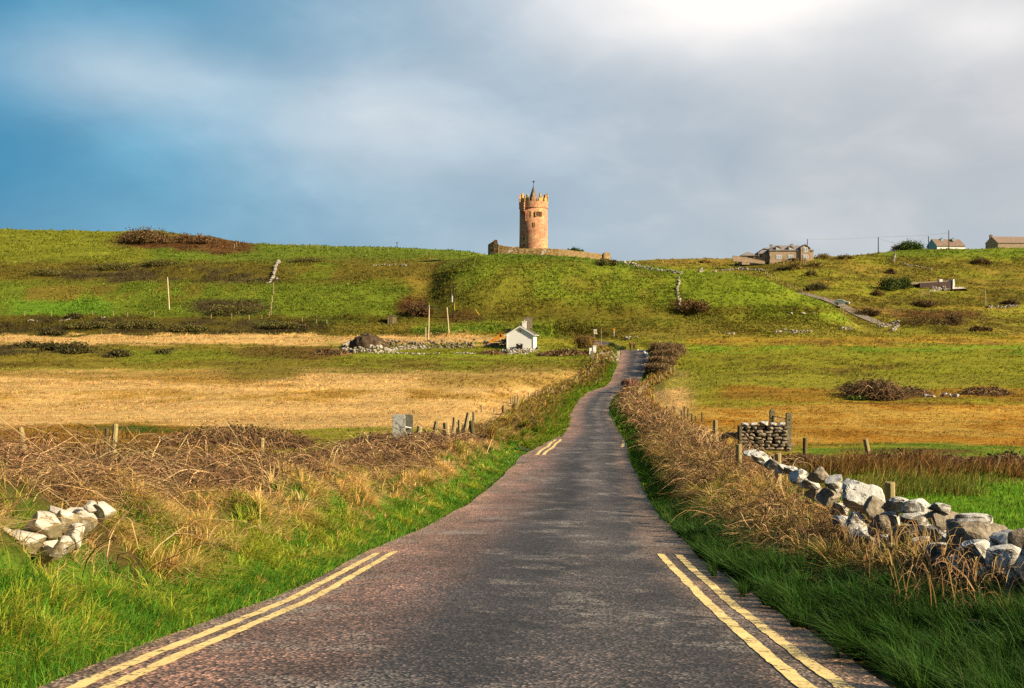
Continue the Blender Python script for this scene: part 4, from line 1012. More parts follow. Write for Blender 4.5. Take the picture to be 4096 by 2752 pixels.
for (pxc, top, base_, d, wpx, lab) in ((772.1, 409.5, 446, 46.2, 4.8, 'rounded concrete gate pillar behind the dry stone wall end'), (788.6, 412.5, 452, 44.0, 5.4, 'rounded concrete gate pillar at the corner of the dry stone wall end')):
    b_ = P(pxc, base_, d); h_ = (base_ - top) * d / F; w_ = wpx * d / F
    gp = thing('gate_pillar', lab, 'gate pillar', b_, 0, 'pair of concrete gate pillars')
    mb = MB(); mb.prism(slab(w_, h_, .2, w_ * .46), -.1, .1); mb.build('shaft', M_conc, gp, .012)
    mb = MB(); mb.box((.01, -.095, h_ * .82), (.05, .03, .06)); mb.build('latch_hole', M_dk, gp)
gt = thing('field_gate', 'low tubular metal gate hung between the two concrete pillars', 'gate', P(775, 440, 46))
go_ = Vector(gt.location)
A = P(774.2, 416.4, 46.1); Bq = P(786.6, 418.6, 44.3)
for k, dz in enumerate((0, -.45, -.85)):
    MB().tube([A - go_ + Vector((0, 0, dz)), Bq - go_ + Vector((0, 0, dz))], .022, 6).build('rail', M_steel, gt)
for f in (0.02, .33, .66, .98):
    p_ = A.lerp(Bq, f) - go_; MB().tube([p_, p_ - Vector((0, 0, .87))], .018, 6).build('bar', M_steel, gt)

# ------------------------------------------------------------------ castle tower
M_tower, nt, b, out = new_mat('tower_masonry')
tc = N(nt, 'ShaderNodeTexCoord'); ob = tc.outputs['Object']
cyl = N(nt, 'ShaderNodeSeparateXYZ'); nt.links.new(ob, cyl.inputs[0])
at = N(nt, 'ShaderNodeMath', operation='ARCTAN2'); nt.links.new(cyl.outputs[0], at.inputs[0]); nt.links.new(cyl.outputs[1], at.inputs[1])
am = N(nt, 'ShaderNodeMath', operation='MULTIPLY'); nt.links.new(at.outputs[0], am.inputs[0]); am.inputs[1].default_value = 4.25
cb = N(nt, 'ShaderNodeCombineXYZ'); nt.links.new(am.outputs[0], cb.inputs[0]); nt.links.new(cyl.outputs[2], cb.inputs[1])
br = N(nt, 'ShaderNodeTexBrick'); nt.links.new(cb.outputs[0], br.inputs[0])
for k_, v_ in (('Scale', 1.0), ('Mortar Size', .045), ('Brick Width', .85), ('Row Height', .34), ('Bias', .0), ('Mortar Smooth', .3)): br.inputs[k_].default_value = v_
br.inputs['Color1'].default_value = (.58, .40, .29, 1); br.inputs['Color2'].default_value = (.74, .56, .38, 1); br.inputs['Mortar'].default_value = (.14, .09, .06, 1)
big = noise(nt, ob, .42, 4, .6)
hue = ramp(nt, big, [(.40, (.90, .60, .53)), (.56, (1.05, .83, .74)), (.68, (1.30, 1.10, .72))])
c = mixc(nt, 1.0, br.outputs[0], hue, 'MULTIPLY')
c = mixc(nt, 1.0, c, ramp(nt, noise(nt, ob, 2.4, 5, .7), [(.3, (.62, .6, .58)), (.7, (1.4, 1.38, 1.3))]), 'MULTIPLY')
nt.links.new(c, b.inputs['Base Color']); b.inputs['Roughness'].default_value = .95; b.inputs['Specular IOR Level'].default_value = .15
bp = N(nt, 'ShaderNodeBump'); bp.inputs['Strength'].default_value = .8; bp.inputs['Distance'].default_value = .10
nt.links.new(br.outputs[1], bp.inputs['Height']); bp.invert = True; nt.links.new(bp.outputs[0], b.inputs['Normal'])
M_lich2 = plain('ochre_lichened_stone', (.58, .40, .12), (.30, .20, .10), 1.1, .95, .5)

DT = 314.0; kt = DT / F
tx_ = P(533.6, 250.2, DT); tx_.z = min(tx_.z, float(GZ(tx_.x, DT)) + .2) if False else tx_.z
tw = thing('castle_tower', 'round stone castle tower with stepped battlements and a cone roof on the hilltop', 'castle tower', tx_)
gz_ = float(GZ(tx_.x, DT)) - tx_.z - 1.2
ty_ = lambda y: (250.2 - (700 + y / 3.89) / 4) * kt               # height over the foot of a row of the enlarged photo
Rw = 4.22
MB().lathe([(Rw * 1.03, min(gz_, -2)), (Rw * 1.02, 0), (Rw, 5), (Rw * .985, ty_(520)), (0.01, ty_(520) + .01)], 72).build('wall', M_tower, tw, smooth=True)
zs, zp = ty_(522), ty_(432)
MB().lathe([(Rw * .98, zs - .25), (Rw * 1.035, zs - .12), (Rw * 1.045, zs), (Rw * 1.03, zs + .12), (Rw * 1.035, zp), (Rw * .88, zp), (Rw * .88, zp - 1.2), (0.01, zp - 1.2)], 72).build('parapet', M_tower, tw, smooth=False)
nm = 13
for k in range(nm):
    a = math.radians(-83 + 27.7 * k)                                  # measured from the side facing the viewer
    def seg(a0, a1, z0, z1):
        mb = []
        pts = []
        for aa in (a0, (a0 + a1) / 2, a1):
            for rr in (Rw * .885, Rw * 1.033): pts.append((rr * math.sin(aa), -rr * math.cos(aa)))
        V = [(x, y, z0) for x, y in pts] + [(x, y, z1) for x, y in pts]
        Fc = [(0, 1, 3, 2), (2, 3, 5, 4), (6, 8, 9, 7), (8, 10, 11, 9), (0, 6, 7, 1), (4, 5, 11, 10), (1, 7, 9, 3), (3, 9, 11, 5), (0, 2, 8, 6), (2, 4, 10, 8)]
        return V, Fc
    w1, w2 = math.radians(8.2), math.radians(3.6)
    hk = 1 + .12 * math.sin(k * 2.3)
    mb = MB(); mb.add(*seg(a - w1, a + w1, zp - .02, zp + 1.05)); mb.add(*seg(a - w2, a + w2 * .8, zp + 1.03, zp + 2.0 * hk)); mb.add(*seg(a - w2 * .55, a + w2 * .4, zp + 1.98 * hk, zp + 2.35 * hk))
    mb.build('battlement', M_lich2 if k % 3 else M_tower, tw, jitter=.03)
rf = MB().lathe([(1.62, zp - 1.2), (1.60, zp + .1), (1.72, zp + .12), (1.15, zp + 1.9), (.62, zp + 3.5), (.05, ty_(160))], 28)
M_cone = plain('cone_roof_slates', (.20, .19, .20), (.11, .115, .13), 1.3, .8, .3, stretch=(1, 1, 4))
ro = rf.build('roof', M_cone, tw, smooth=True)
mb = MB(); zt = ty_(160); mb.tube([(0, 0, zt - .2), (0, 0, zt + 1.35)], .06, 6); mb.lathe([(0.01, zt + .75), (.30, zt + 1.0), (.34, zt + 1.1), (.12, zt + 1.3), (.01, zt + 1.5)], 10); mb.box((0, 0, zt + 1.15), (.85, .10, .10)); mb.build('finial', M_metal_dark, ro)
def on_tower(xz, yz): 
    a = math.asin(max(-.98, min(.98, (xz - 908) / 224))); return a, ty_(yz)
def opening(name, x0, x1, y0, y1, arch=False, frame=.14, shutters=0):
    a, _ = on_tower((x0 + x1) / 2, y0); z0, z1 = ty_(y1), ty_(y0)
    wm_ = (x1 - x0) / 3.89 / 4 * kt / max(.4, math.cos(a))
    Mx = Matrix.Translation((Rw * 1.0 * math.sin(a), -Rw * 1.0 * math.cos(a), 0)) @ Matrix.Rotation(a, 4, 'Z')
    sh = [(-wm_ / 2, z0), (wm_ / 2, z0), (wm_ / 2, z1)] + ([(wm_ * .3, z1 + wm_ * .3), (0, z1 + wm_ * .55), (-wm_ * .3, z1 + wm_ * .3)] if arch else []) + [(-wm_ / 2, z1)]
    mb = MB(); mb.prism(sh, -.06, .7, Mx); w_o = mb.build(name, M_dk, tw)
    f = MB()
    for (xx0, xx1, zz0, zz1) in ((-wm_ / 2 - frame, -wm_ / 2, z0 - frame, z1), (wm_ / 2, wm_ / 2 + frame, z0 - frame, z1), (-wm_ / 2, wm_ / 2, z0 - frame, z0)) + (() if arch else ((-wm_ / 2 - frame, wm_ / 2 + frame, z1, z1 + frame),)):
        f.prism([(xx0, zz0), (xx1, zz0), (xx1, zz1), (xx0, zz1)], -.12, .35, Mx)
    f.build('frame', M_lich2, w_o)
    for s_ in range(shutters):
        cx_ = -wm_ / 2 + wm_ * (s_ + .5) / shutters; hw_ = wm_ / shutters * .38
        m2_ = MB(); m2_.prism([(cx_ - hw_, z0 + .12), (cx_ + hw_, z0 + .12), (cx_ + hw_, z1 - .12), (cx_ - hw_, z1 - .12)], -.09, .1, Mx); m2_.build('shutter', plain('red_shutter', (.16, .055, .035), None, 4), w_o)
opening('window', 938, 1030, 598, 664, shutters=3); opening('window', 848, 859, 598, 668); opening('window', 905, 919, 765, 822); opening('window', 742, 768, 988, 1028); opening('door', 736, 772, 1108, 1142, True, .1); opening('window', 988, 998, 1112, 1130, frame=.05)
# machicolation box on the left shoulder
a = math.radians(-46)
Mx = Matrix.Translation((Rw * math.sin(a), -Rw * math.cos(a), 0)) @ Matrix.Rotation(a, 4, 'Z')
mb = MB(); mb.prism([(-.75, ty_(575)), (.75, ty_(575)), (.8, ty_(440)), (-.8, ty_(440))], -.62, .4, Mx)
mb.prism([(-.72, ty_(600)), (-.45, ty_(600)), (-.4, ty_(575)), (-.75, ty_(575))], -.5, .4, Mx); mb.prism([(.45, ty_(600)), (.72, ty_(600)), (.75, ty_(575)), (.4, ty_(575))], -.5, .4, Mx)
mb.build('machicolation', M_tower, tw)
for xx in (-.9, .95):
    MB().prism([(xx - .10, ty_(735)), (xx + .10, ty_(735)), (xx + .10, ty_(560)), (xx - .10, ty_(560))], -.14, .3, Mx).build('buttress', M_tower, tw)

# bawn wall round the tower
M_bawn, nt, b, out = new_mat('bawn_masonry')
tc = N(nt, 'ShaderNodeTexCoord'); ob = tc.outputs['Object']
vo = N(nt, 'ShaderNodeTexVoronoi'); vo.inputs['Scale'].default_value = 1.9; mpv = N(nt, 'ShaderNodeMapping'); mpv.inputs['Scale'].default_value = (1, 1, 1.9); nt.links.new(ob, mpv.inputs[0]); nt.links.new(mpv.outputs[0], vo.inputs['Vector'])
c = ramp(nt, vo.outputs['Color'], [(0, (.12, .07, .035)), (.5, (.26, .17, .07)), (.8, (.36, .25, .10)), (1, (.5, .42, .33))])
c = mixc(nt, ramp(nt, noise(nt, ob, .7, 5, .7), [(.57, (0, 0, 0)), (.61, (.9, .9, .9))]), c, (.55, .47, .42))
nt.links.new(c, b.inputs['Base Color']); b.inputs['Roughness'].default_value = 1; b.inputs['Specular IOR Level'].default_value = .1
bp = N(nt, 'ShaderNodeBump'); bp.inputs['Strength'].default_value = .8; bp.inputs['Distance'].default_value = .1; nt.links.new(vo.outputs['Distance'], bp.inputs['Height']); nt.links.new(bp.outputs[0], b.inputs['Normal'])
M_bawn2 = plain('tan_masonry', (.36, .25, .12), (.20, .13, .06), 1.2, .95, .6)
zt_ = lambda X_: (1900 + X_ / 3.89) / 4
zty = lambda Y_: (700 + Y_ / 3.89) / 4
bw = thing('castle_wall', 'ruined stone enclosure wall with a broken gable stub around the foot of the tower', 'wall', G(500, 298))
bo = Vector(bw.location)
def wallrun(name, pts, mat, th=.8):
    """pts: (X, Y top, distance) in the enlarged photo; foot follows the ground"""
    mb = MB(); V = []
    for (X_, Yt, d) in pts:
        p = P(zt_(X_), zty(Yt), d); g_ = min(float(GZ(p.x, d)), p.z - .3) - .6
        for dy in (0, th): V += [(p.x - bo.x, d + dy - bo.y, g_ - bo.z), (p.x - bo.x, d + dy - bo.y, p.z - bo.z)]
    n = len(pts); Fc = []
    for i in range(n - 1):
        a_ = 4 * i; c_2 = 4 * (i + 1); Fc += [(a_, c_2, c_2 + 1, a_ + 1), (a_ + 2, a_ + 3, c_2 + 3, c_2 + 2), (a_ + 1, c_2 + 1, c_2 + 3, a_ + 3), (a_, a_ + 2, c_2 + 2, c_2)]
    Fc += [(0, 1, 3, 2), (4 * n - 4, 4 * n - 2, 4 * n - 1, 4 * n - 3)]
    mb.add(V, Fc); return mb.build(name, mat, bw)
jj = lambda pts: [(x_, y_ + random.uniform(-4, 4), d_) for x_, y_, d_ in pts]
def dense(pts, step=18):
    out = []
    for (a_, b_) in zip(pts[:-1], pts[1:]):
        n = max(1, int(abs(b_[0] - a_[0]) / step))
        out += [tuple(a_[k] + (b_[k] - a_[k]) * i / n for k in range(3)) for i in range(n)]
    return jj(out + [pts[-1]])
wallrun('gable_stub', [(202, 1085, 300), (222, 1068, 299.5), (245, 1055, 299.2), (270, 1040, 299), (293, 1022, 298.8), (295, 1008, 298.8), (346, 1008, 298.5), (352, 1022, 298.5), (356, 1080, 298.4)], M_bawn, 1.4)
wallrun('front_wall', dense([(357, 1082, 298.6), (400, 1092, 298.5), (460, 1104, 298.4), (530, 1120, 298.3), (690, 1140, 298.2), (900, 1141, 298.2), (1130, 1142, 298.4), (1300, 1152, 299)]), M_bawn)
wallrun('side_wall', dense([(1302, 1154, 299.1), (1450, 1166, 300), (1620, 1188, 301.5), (1800, 1208, 303), (2000, 1236, 305)], 40), M_bawn2)
wallrun('end_block', [(2002, 1204, 304.5), (2035, 1203, 304.6), (2104, 1208, 305.5)], M_bawn2, 3)
wallrun('back_wall', dense([(490, 1114, 330), (690, 1116, 330)], 30), M_bawn)

# ------------------------------------------------------------------ white cottage and what stands by it
DC = 207.0
cpos = R(520, 350.2, 150); DC = cpos.y
kc = DC / F
wc = thing('white_cottage', 'small whitewashed gabled cottage with its blank end wall facing the road', 'cottage', P(520, 349.8, DC), math.radians(-5.5))
Wc, Ec, Ac, Lc_ = 27.6 * kc, 15.1 * kc, 23.4 * kc, 8.0
MB().prism([(-Wc / 2, -.8), (Wc / 2, -.8), (Wc / 2, Ec), (0, Ac), (-Wc / 2, Ec)], 0, Lc_).build('wall', M_white, wc)
ov = .28; sl_ = (Ac - Ec) / (Wc / 2); ex = Wc / 2 + .42
for s_ in (-1, 1):
    pts = [(0, Ac + .17), (0, Ac + .02), (s_ * ex, Ac + .02 - sl_ * ex), (s_ * ex, Ac + .17 - sl_ * ex)]
    if s_ < 0: pts = pts[::-1]
    MB().prism(pts, -ov, Lc_ + ov).build('roof', M_slate, wc)
    bpts = [(0, Ac + .12), (0, Ac - .16), (s_ * (ex + .02), Ac - .16 - sl_ * ex), (s_ * (ex + .02), Ac + .12 - sl_ * ex)]
    MB().prism(bpts, -ov - .06, -ov + .003).build('bargeboard', M_whitetrim, wc)
    MB().box((s_ * (Wc / 2 + .10), -ov + .12, Ec - .10), (.52, .36, .22)).build('soffit_box', M_whitetrim, wc)
    MB().tube([(s_ * (Wc / 2 + .44), -ov, Ec - .08), (s_ * (Wc / 2 + .44), Lc_ + ov, Ec - .08)], .07, 8).build('gutter', M_whitetrim, wc)
    MB().tube([(s_ * (Wc / 2 - .12), -.06, Ec - .25), (s_ * (Wc / 2 - .12), -.06, -.2)], .045, 8).build('downpipe', M_whitetrim, wc)
MB().lathe([(0.01, 0), (.30, 0), (.32, .06), (.01, .06)], 16).build('vent', plain('vent_grey', (.42, .38, .32), None, 6), wc).matrix_local = Matrix.Translation((0, -.004, Ec + .72)) @ Matrix.Rotation(math.pi / 2, 4, 'X') @ Matrix.Diagonal((1, .62, 1, 1))
ch = MB(); ch.box((.62, 2.6, Ac + .30), (.80, .75, 1.5)); ch.box((.62, 2.6, Ac + 1.02), (.92, .87, .14)); cho = ch.build('chimney', M_white, wc)
MB().tube([(.62, 2.6, Ac + 1.0), (.62, 2.6, Ac + 1.38)], .13, 8).build('chimney_pot', plain('clay_pot', (.45, .33, .16), None, 5), cho)
for yy in (1.6, 4.0, 6.3):
    MB().box((Wc / 2 + .02, yy, 1.35), (.08, 1.1, 1.9)).build('window', M_whitetrim, wc)
sc_ = thing('stone_cottage', 'grey stone chimney and low roof rising just behind the white cottage', 'building', P(527.5, 349, DC + 11))
MB().prism([(-1.9, -1), (1.9, -1), (1.9, 3.2), (0, 4.6), (-1.9, 3.2)], 0, 5).build('wall', M_dark_stone, sc_)
m_ = MB(); m_.box((.1, 1.0, 5.5), (1.85, .8, 2.2)); m_.box((.1, 1.0, 6.62), (2.05, .95, .16)); m_.build('chimney', M_dark_stone, sc_)
bx = thing('storage_bin', 'black bin with a curved grey lid against the white cottage gable', 'bin', P(519.4, 350.3, DC - .75))
k = kc
MB().box((0, 0, .42), (1.25, .6, 1.15)).build('body', M_dk, bx, .04)
MB().prism([(-.68, .98), (.68, .98), (.66, 1.22), (.55, 1.32), (-.55, 1.32), (-.66, 1.22)], -.36, .36).build('lid', M_metal_dark, bx)
MB().box((0, -.38, 1.18), (.34, .04, .16)).build('handle', M_whitetrim, bx)

# excavator parked behind the cottage
ex_p = G(504, 226)
ev = thing('excavator', 'orange digger with its arm reaching out from behind the white cottage', 'excavator', ex_p)
eo = Vector(ex_p); de = 222
T = lambda X_, Y_, d=de: P(z2(X_), z2y(Y_), d) - eo
def arm(name, a_, b_, w0, w1, th=.45, mid=None):
    a_, b_ = Vector(a_), Vector(b_); m_ = MB(); t_ = (b_ - a_).normalized(); n_ = Vector((-t_.z, 0, t_.x))
    pts = [a_ + n_ * w0, (a_ + b_) / 2 + n_ * max(w0, w1) * 1.15, b_ + n_ * w1, b_ - n_ * w1, (a_ + b_) / 2 - n_ * max(w0, w1) * .8, a_ - n_ * w0]
    V = [p - Vector((0, th / 2, 0)) for p in pts] + [p + Vector((0, th / 2, 0)) for p in pts]; n = 6
    m_.add(V, [tuple(range(n)), tuple(range(2 * n - 1, n - 1, -1))] + [(i, n + i, n + (i + 1) % n, (i + 1) % n) for i in range(n)])
    return m_.build(name, M_orange, ev)
arm('boom', T(600, 380), T(385, 352), .42, .32); arm('stick', T(405, 348), T(215, 478), .34, .17)
MB().tube([T(480, 345), T(300, 405)], .07, 6).build('hydraulic_ram', M_metal_dark, ev)
bk_ = MB(); c0 = T(190, 470); bk_.prism([(-.45, .35), (.35, .3), (.45, -.2), (.1, -.75), (-.5, -.8), (-.7, -.2)], -.5, .5, Matrix.Translation(c0)); bk_.build('bucket', M_soil, ev)
e0 = Vector((1.6, 1.2, 0))
MB().box(e0 + Vector((0, 0, 1.45)), (2.6, 2.4, 1.0)).build('engine_house', M_orange, ev, .08)
MB().box(e0 + Vector((-.6, -.6, 2.4)), (1.1, 1.1, 1.2), taper=.9).build('cab', M_dk, ev, .05)
for s_ in (-1, 1): MB().prism([(-1.6, .1), (1.6, .1), (1.85, .45), (1.6, .85), (-1.6, .85), (-1.85, .45)], -.28, .28, Matrix.Translation(e0 + Vector((0, s_ * 1.0, 0)))).build('track', M_metal_dark, ev)
tr = thing('trestle', 'small orange trestle standing among the dark rubble beside the cottage', 'trestle', P(z2(375), 350.6, 214))
for q, (a_, b_) in enumerate((((-.35, 0, 0), (-.05, 0, .95)), ((.3, 0, 0), (.0, 0, .95)), ((-.3, .5, 0), (-.05, .5, .95)), ((.3, .5, 0), (.05, .5, .95)))): MB().tube([a_, b_], .06, 5).build('leg', M_yellowp, tr)
MB().box((0, .25, .97), (.25, .8, .12)).build('beam', M_yellowp, tr)

# rubble walls and spoil heap
def rubble(label, runs, sz, dens, mat=M_rubble, name='rubble_wall', hpx=4.0, dmin=100):
    root = None; first = None
    for (x0, y0, x1, y1, h) in runs:
        items = []
        a_, b_ = R(x0, y0, dmin), R(x1, y1, dmin)
        if first is None:
            first = a_
            if len(runs) > 1: root = thing(name, label, 'stone wall', a_)
        L_ = (b_ - a_).length; s0 = sz * 1.15
        n = max(int(L_ / (s0 * .8)) + 2, int(L_ * dens * 1.7 * max(h, .3)))
        for i in range(n):
            f = (i + random.random()) / n; p = a_.lerp(b_, f); up = 0 if i % 3 == 0 else random.random() ** 1.2 * h * (.6 + .5 * vnoise(p.x * .5, p.y * .3, 3)); p.z = float(GZ(p.x, p.y)) + up
            s_ = s0 * random.uniform(.6, 1.5)
            items.append(((p.x - first.x + random.uniform(-.2, .2), p.y - first.y + random.uniform(-.3, .3), p.z - first.z), (s_ * 1.3, s_, s_ * .75), random.random() * 3))
        o = rocks_mesh('course' if root else name, items, mat, root)
        if not root: o.location = first; tag(o, label, 'stone wall')
    return root or o
zw = lambda X_: (1300 + X_ / 2.8517) / 4
zwy = lambda Y_: (1250 + Y_ / 2.8517) / 4
rubble('pale tumbled rubble wall in front of the dark earth mound', [(zw(190), zwy(445), zw(330), zwy(450), .8), (zw(330), zwy(455), zw(600), zwy(458), 1.5), (zw(600), zwy(450), zw(820), zwy(440), 1.3), (zw(820), zwy(425), zw(1180), zwy(412), .8), (zw(215), zwy(400), zw(290), zwy(345), .7)], .42, 7.5)
rubble('dark rubble wall along the far side of the yard left of the cottage', [(zw(700), zwy(380), zw(1160), zwy(388), 1.3), (zw(1160), zwy(400), zw(1711), zwy(396), 1.6), (z2(160), z2y(520), z2(480), z2y(520), 1.3)], .42, 6, M_dark_stone)
rubble('scattered pale stones lying along the yard edge before the cottage', [(zw(1480), zwy(470), zw(1700), zwy(478), .35), (zw(600), zwy(466), zw(1300), zwy(470), .2)], .38, 1.6)
rubble('low pale rubble wall at the foot of the white cottage gable', [(z2(415), z2y(630), z2(560), z2y(650), .8), (z2(500), z2y(650), z2(830), z2y(645), 1.35), (z2(830), z2y(625), z2(980), z2y(600), .7)], .40, 8)
Mh = G(370, 212); hx = 19.0 * 212 / F
V, Fc = ico(5); V = V.copy(); hpro = (1 - (np.abs(V[:, 0]) ** 1.7)).clip(0) ** .9
V = np.stack([V[:, 0] * 4.2 + V[:, 2] * -.5, V[:, 1] * 3, np.maximum(V[:, 2], -.3) * 2.9 * (1 - .25 * (V[:, 0] + .25) ** 2)], 1)
V[:, 2] += (fbm(V[:, 0] * .9 + 9, V[:, 1] * .9, 140, 5, .6) - .5) * 2.0
mo = np_obj('earth_mound', V, Fc, M_soil, None, None, True); mo.location = Mh; tag(mo, 'peaked mound of dark dug earth behind the pale rubble wall', 'earth mound')
for (x0, y0, x1, y1) in ((595, 380, 640, 345), (612, 345, 640, 372), (610, 330, 690, 365)):
    a_, b_ = P(zw(x0), zwy(y0), 208), P(zw(x1), zwy(y1), 208)
    o = MB().tube([Vector((0, 0, 0)), b_ - a_], .07, 5).build('plank', M_post); o.location = a_; tag(o, {595: 'short plank propped steeply on the dark earth mound', 612: 'plank crossing the steep one on the earth mound', 610: 'long plank lying down the slope of the earth mound'}[x0], 'plank')

# stone scatter and walls on the hills
rubble('diagonal line of white stones running up the hill pasture on the left', [(z1(1670), z1y(525), z1(1690), z1y(520), .5), (z1(1695), z1y(515), z1(1718), z1y(480), 1.0), (z1(1715), z1y(480), z1(1728), z1y(430), 1.0), (z1(1722), z1y(430), z1(1752), z1y(390), 1.0), (z1(1720), z1y(500), z1(1750), z1y(495), .5)], .42, 6, M_rubble, dmin=240)
zc_ = lambda X_: (1366 + X_ / 1.568) / 4
zcy = lambda Y_: (600 + Y_ / 1.568) / 4
rubble('broken white stone line half way along the hillside left of the castle', [(zc_(190), zcy(725), zc_(345), zcy(722), .6), (zc_(365), zcy(728), zc_(410), zcy(728), .5)], .5, 2.0, dmin=240)
rubble('stone wall along the crest right of the castle hill', [(zc_(1745), zcy(712), zc_(1900), zcy(738), .9), (zc_(1905), zcy(745), zc_(2030), zcy(762), .9), (zc_(2030), zcy(762), zc_(2140), zcy(775), .9), (z4(0), z4y(740), z4(240), z4y(725), .9), (z4(300), z4y(715), z4(640), z4y(690), .7), (z4(640), z4y(690), z4(1010), z4y(715), .9)], .5, 3.0, dmin=240)
rubble('pale stones down the field boundary on the right shoulder of the castle hill', [(zc_(2115), zcy(800), zc_(2105), zcy(880), .5), (zc_(2105), zcy(880), zc_(2120), zcy(1000), .4)], .55, 1.3, dmin=240)
zd = lambda X_: (2732 + X_ / 1.568) / 4
zdy = lambda Y_: (800 + Y_ / 1.568) / 4
rubble('low stone bank below the hill road bend', [(zd(580), zdy(830), zd(800), zdy(832), .7), (zd(990), zdy(815), zd(1060), zdy(810), .8), (zd(1230), zdy(800), zd(1350), zdy(770), .8), (zd(1305), zdy(825), zd(1355), zdy(790), 1.0), (zd(265), zdy(845), zd(320), zdy(842), .5)], .5, 3.0, M_rubble, dmin=230)
rubble('grassed stone wall climbing to the hedge on the right hilltop', [(zd(1320), zdy(395), zd(1330), zdy(340), .8), (zd(1370), zdy(405), zd(1560), zdy(435), .6)], .5, 1.8, M_rubble, dmin=300)
rubble('pale stone remnants on the terrace edge at the far right', [(zd(1910), zdy(680), zd(2100), zdy(668), .9)], .55, 1.6, M_rubble, dmin=250)
rubble('scatter of white stones along the dark strip below the left pasture', [(z1(180), z1y(758), z1(235), z1y(762), .4), (z1(380), z1y(758), z1(450), z1y(750), .4), (z1(635), z1y(742), z1(665), z1y(738), .3)], .32, 1.0, M_rubble, dmin=240)
rubble('stones of a fallen wall on the bank behind the walkers', [(z3(1020), z3y(305), z3(1200), z3y(290), .8), (z3(1230), z3y(275), z3(1330), z3y(270), .5)], .35, 4.0, M_rubble, dmin=215)
rubble('fringe of small white stones edging the road at the thicket', [(z3(1310), z3y(518), z3(1420), z3y(535), .12), (z3(1420), z3y(535), z3(1520), z3y(660), .2), (z3(1515), z3y(665), z3(1510), z3y(780), .2), (z3(1500), z3y(800), z3(1480), z3y(830), .2)], .22, 12, M_whitetrim, name='edging_stones', dmin=150)
rubble('pale stones at the foot of the bramble clump in the right field', [(zd(1500), zdy(1235), zd(1720), zdy(1235), .4)], .4, 2.0, M_rubble, dmin=60)
for (X_, Y_, w_, lab) in ((680, 716, 26, 'round white boulder on the green terrace below the hill pasture'), (752, 716, 40, 'long flat pale boulder right of the round one on the terrace'), (822, 715, 22, 'small flat pale stone at the right end of the terrace'), (1130, 462, 12, None)):
    if not lab: continue
    p = R(zd(X_), zdy(Y_), 230); s_ = w_ / 1.568 / 4 * p.y / F
    o = rock('boulder', p + Vector((0, 0, .15)), (s_, s_ * .7, s_ * (.8 if w_ == 26 else .35)), 700 + X_, M_pale, sub=2); tag(o, lab, 'boulder')
# ------------------------------------------------------------------ surfaces beside the road
M_gravel = plain('pale_gravel', (.50, .41, .31), (.28, .21, .15), 2.2, .95, .4)
M_layby = plain('dark_lay_by', (.05, .045, .042), (.025, .023, .022), 3, .9, .4)
M_lane = plain('lane_surface', (.27, .225, .19), (.17, .14, .12), 1.2, .95)
def side_strip(name, mat, d0, d1, w_, lift=.05, n=24):
    V = []; 
    for i, d in enumerate(np.linspace(d0, d1, n)):
        ww = w_ * math.sin(math.pi * (i + .5) / n) ** .6
        for k in range(6):
            x, y = road_at(d, -.01 - (ww * k / 5)); x, y = float(x), float(y)
            V.append((x, y, max(float(GZ(x, y)) + lift, float(np.interp(d, rs, RZ)) - .02 if k < 1 else -99)))
    ii = np.arange(n * 6).reshape(n, 6)
    return tag(np_obj(name, V, np.stack([ii[:-1, :-1], ii[1:, :-1], ii[1:, 1:], ii[:-1, 1:]], -1).reshape(-1, 4), mat, None, None, True), kind='structure')
side_strip('lay_by', M_layby, 55, 66, 1.5); side_strip('gravel_apron', M_gravel, 188, 206, 4.0, .10)
def lane(name, pts, w_, mat, dmin, lift=.22):
    c = [R(px, py, dm) for px, py, dm in pts]
    a = np.array([v[:] for v in c]); n = 60; t_ = np.linspace(0, len(a) - 1, n)
    q = np.stack([_sm(np.interp(t_, np.arange(len(a)), a[:, k]), 9) for k in range(3)], 1)
    tg = np.gradient(q, axis=0); tg[:, 2] = 0; tg /= np.linalg.norm(tg, axis=1, keepdims=True)
    V = []
    for p, t2 in zip(q, tg):
        for o in (-.5, -.25, 0, .25, .5):
            x, y = p[0] + t2[1] * o * w_, p[1] - t2[0] * o * w_; V.append((x, y, max(p[2], float(GZ(x, y))) + lift))
    ii = np.arange(n * 5).reshape(n, 5)
    return tag(np_obj(name, V, np.stack([ii[:-1, :-1], ii[1:, :-1], ii[1:, 1:], ii[:-1, 1:]], -1).reshape(-1, 4), mat, None, None, True), kind='structure')
lane('hill_road', [(800, 293, 296), (810, 296, 296), (824, 299, 296), (838, 304, 284), (848, 309, 284), (858, 314.5, 270), (868, 319, 268), (884, 326, 262)], 3.5, M_lane, 260, .14)
z5 = lambda X_: (3400 + X_ / 3.3534) / 4
z5y = lambda Y_: (900 + Y_ / 3.3534) / 4
lane('courtyard', [(z5(1270), z5y(875), 270), (z5(1400), z5y(872), 270), (z5(1580), z5y(862), 270)], 7, plain('pale_yard', (.52, .47, .42), None, 2, .9), 270, .25)

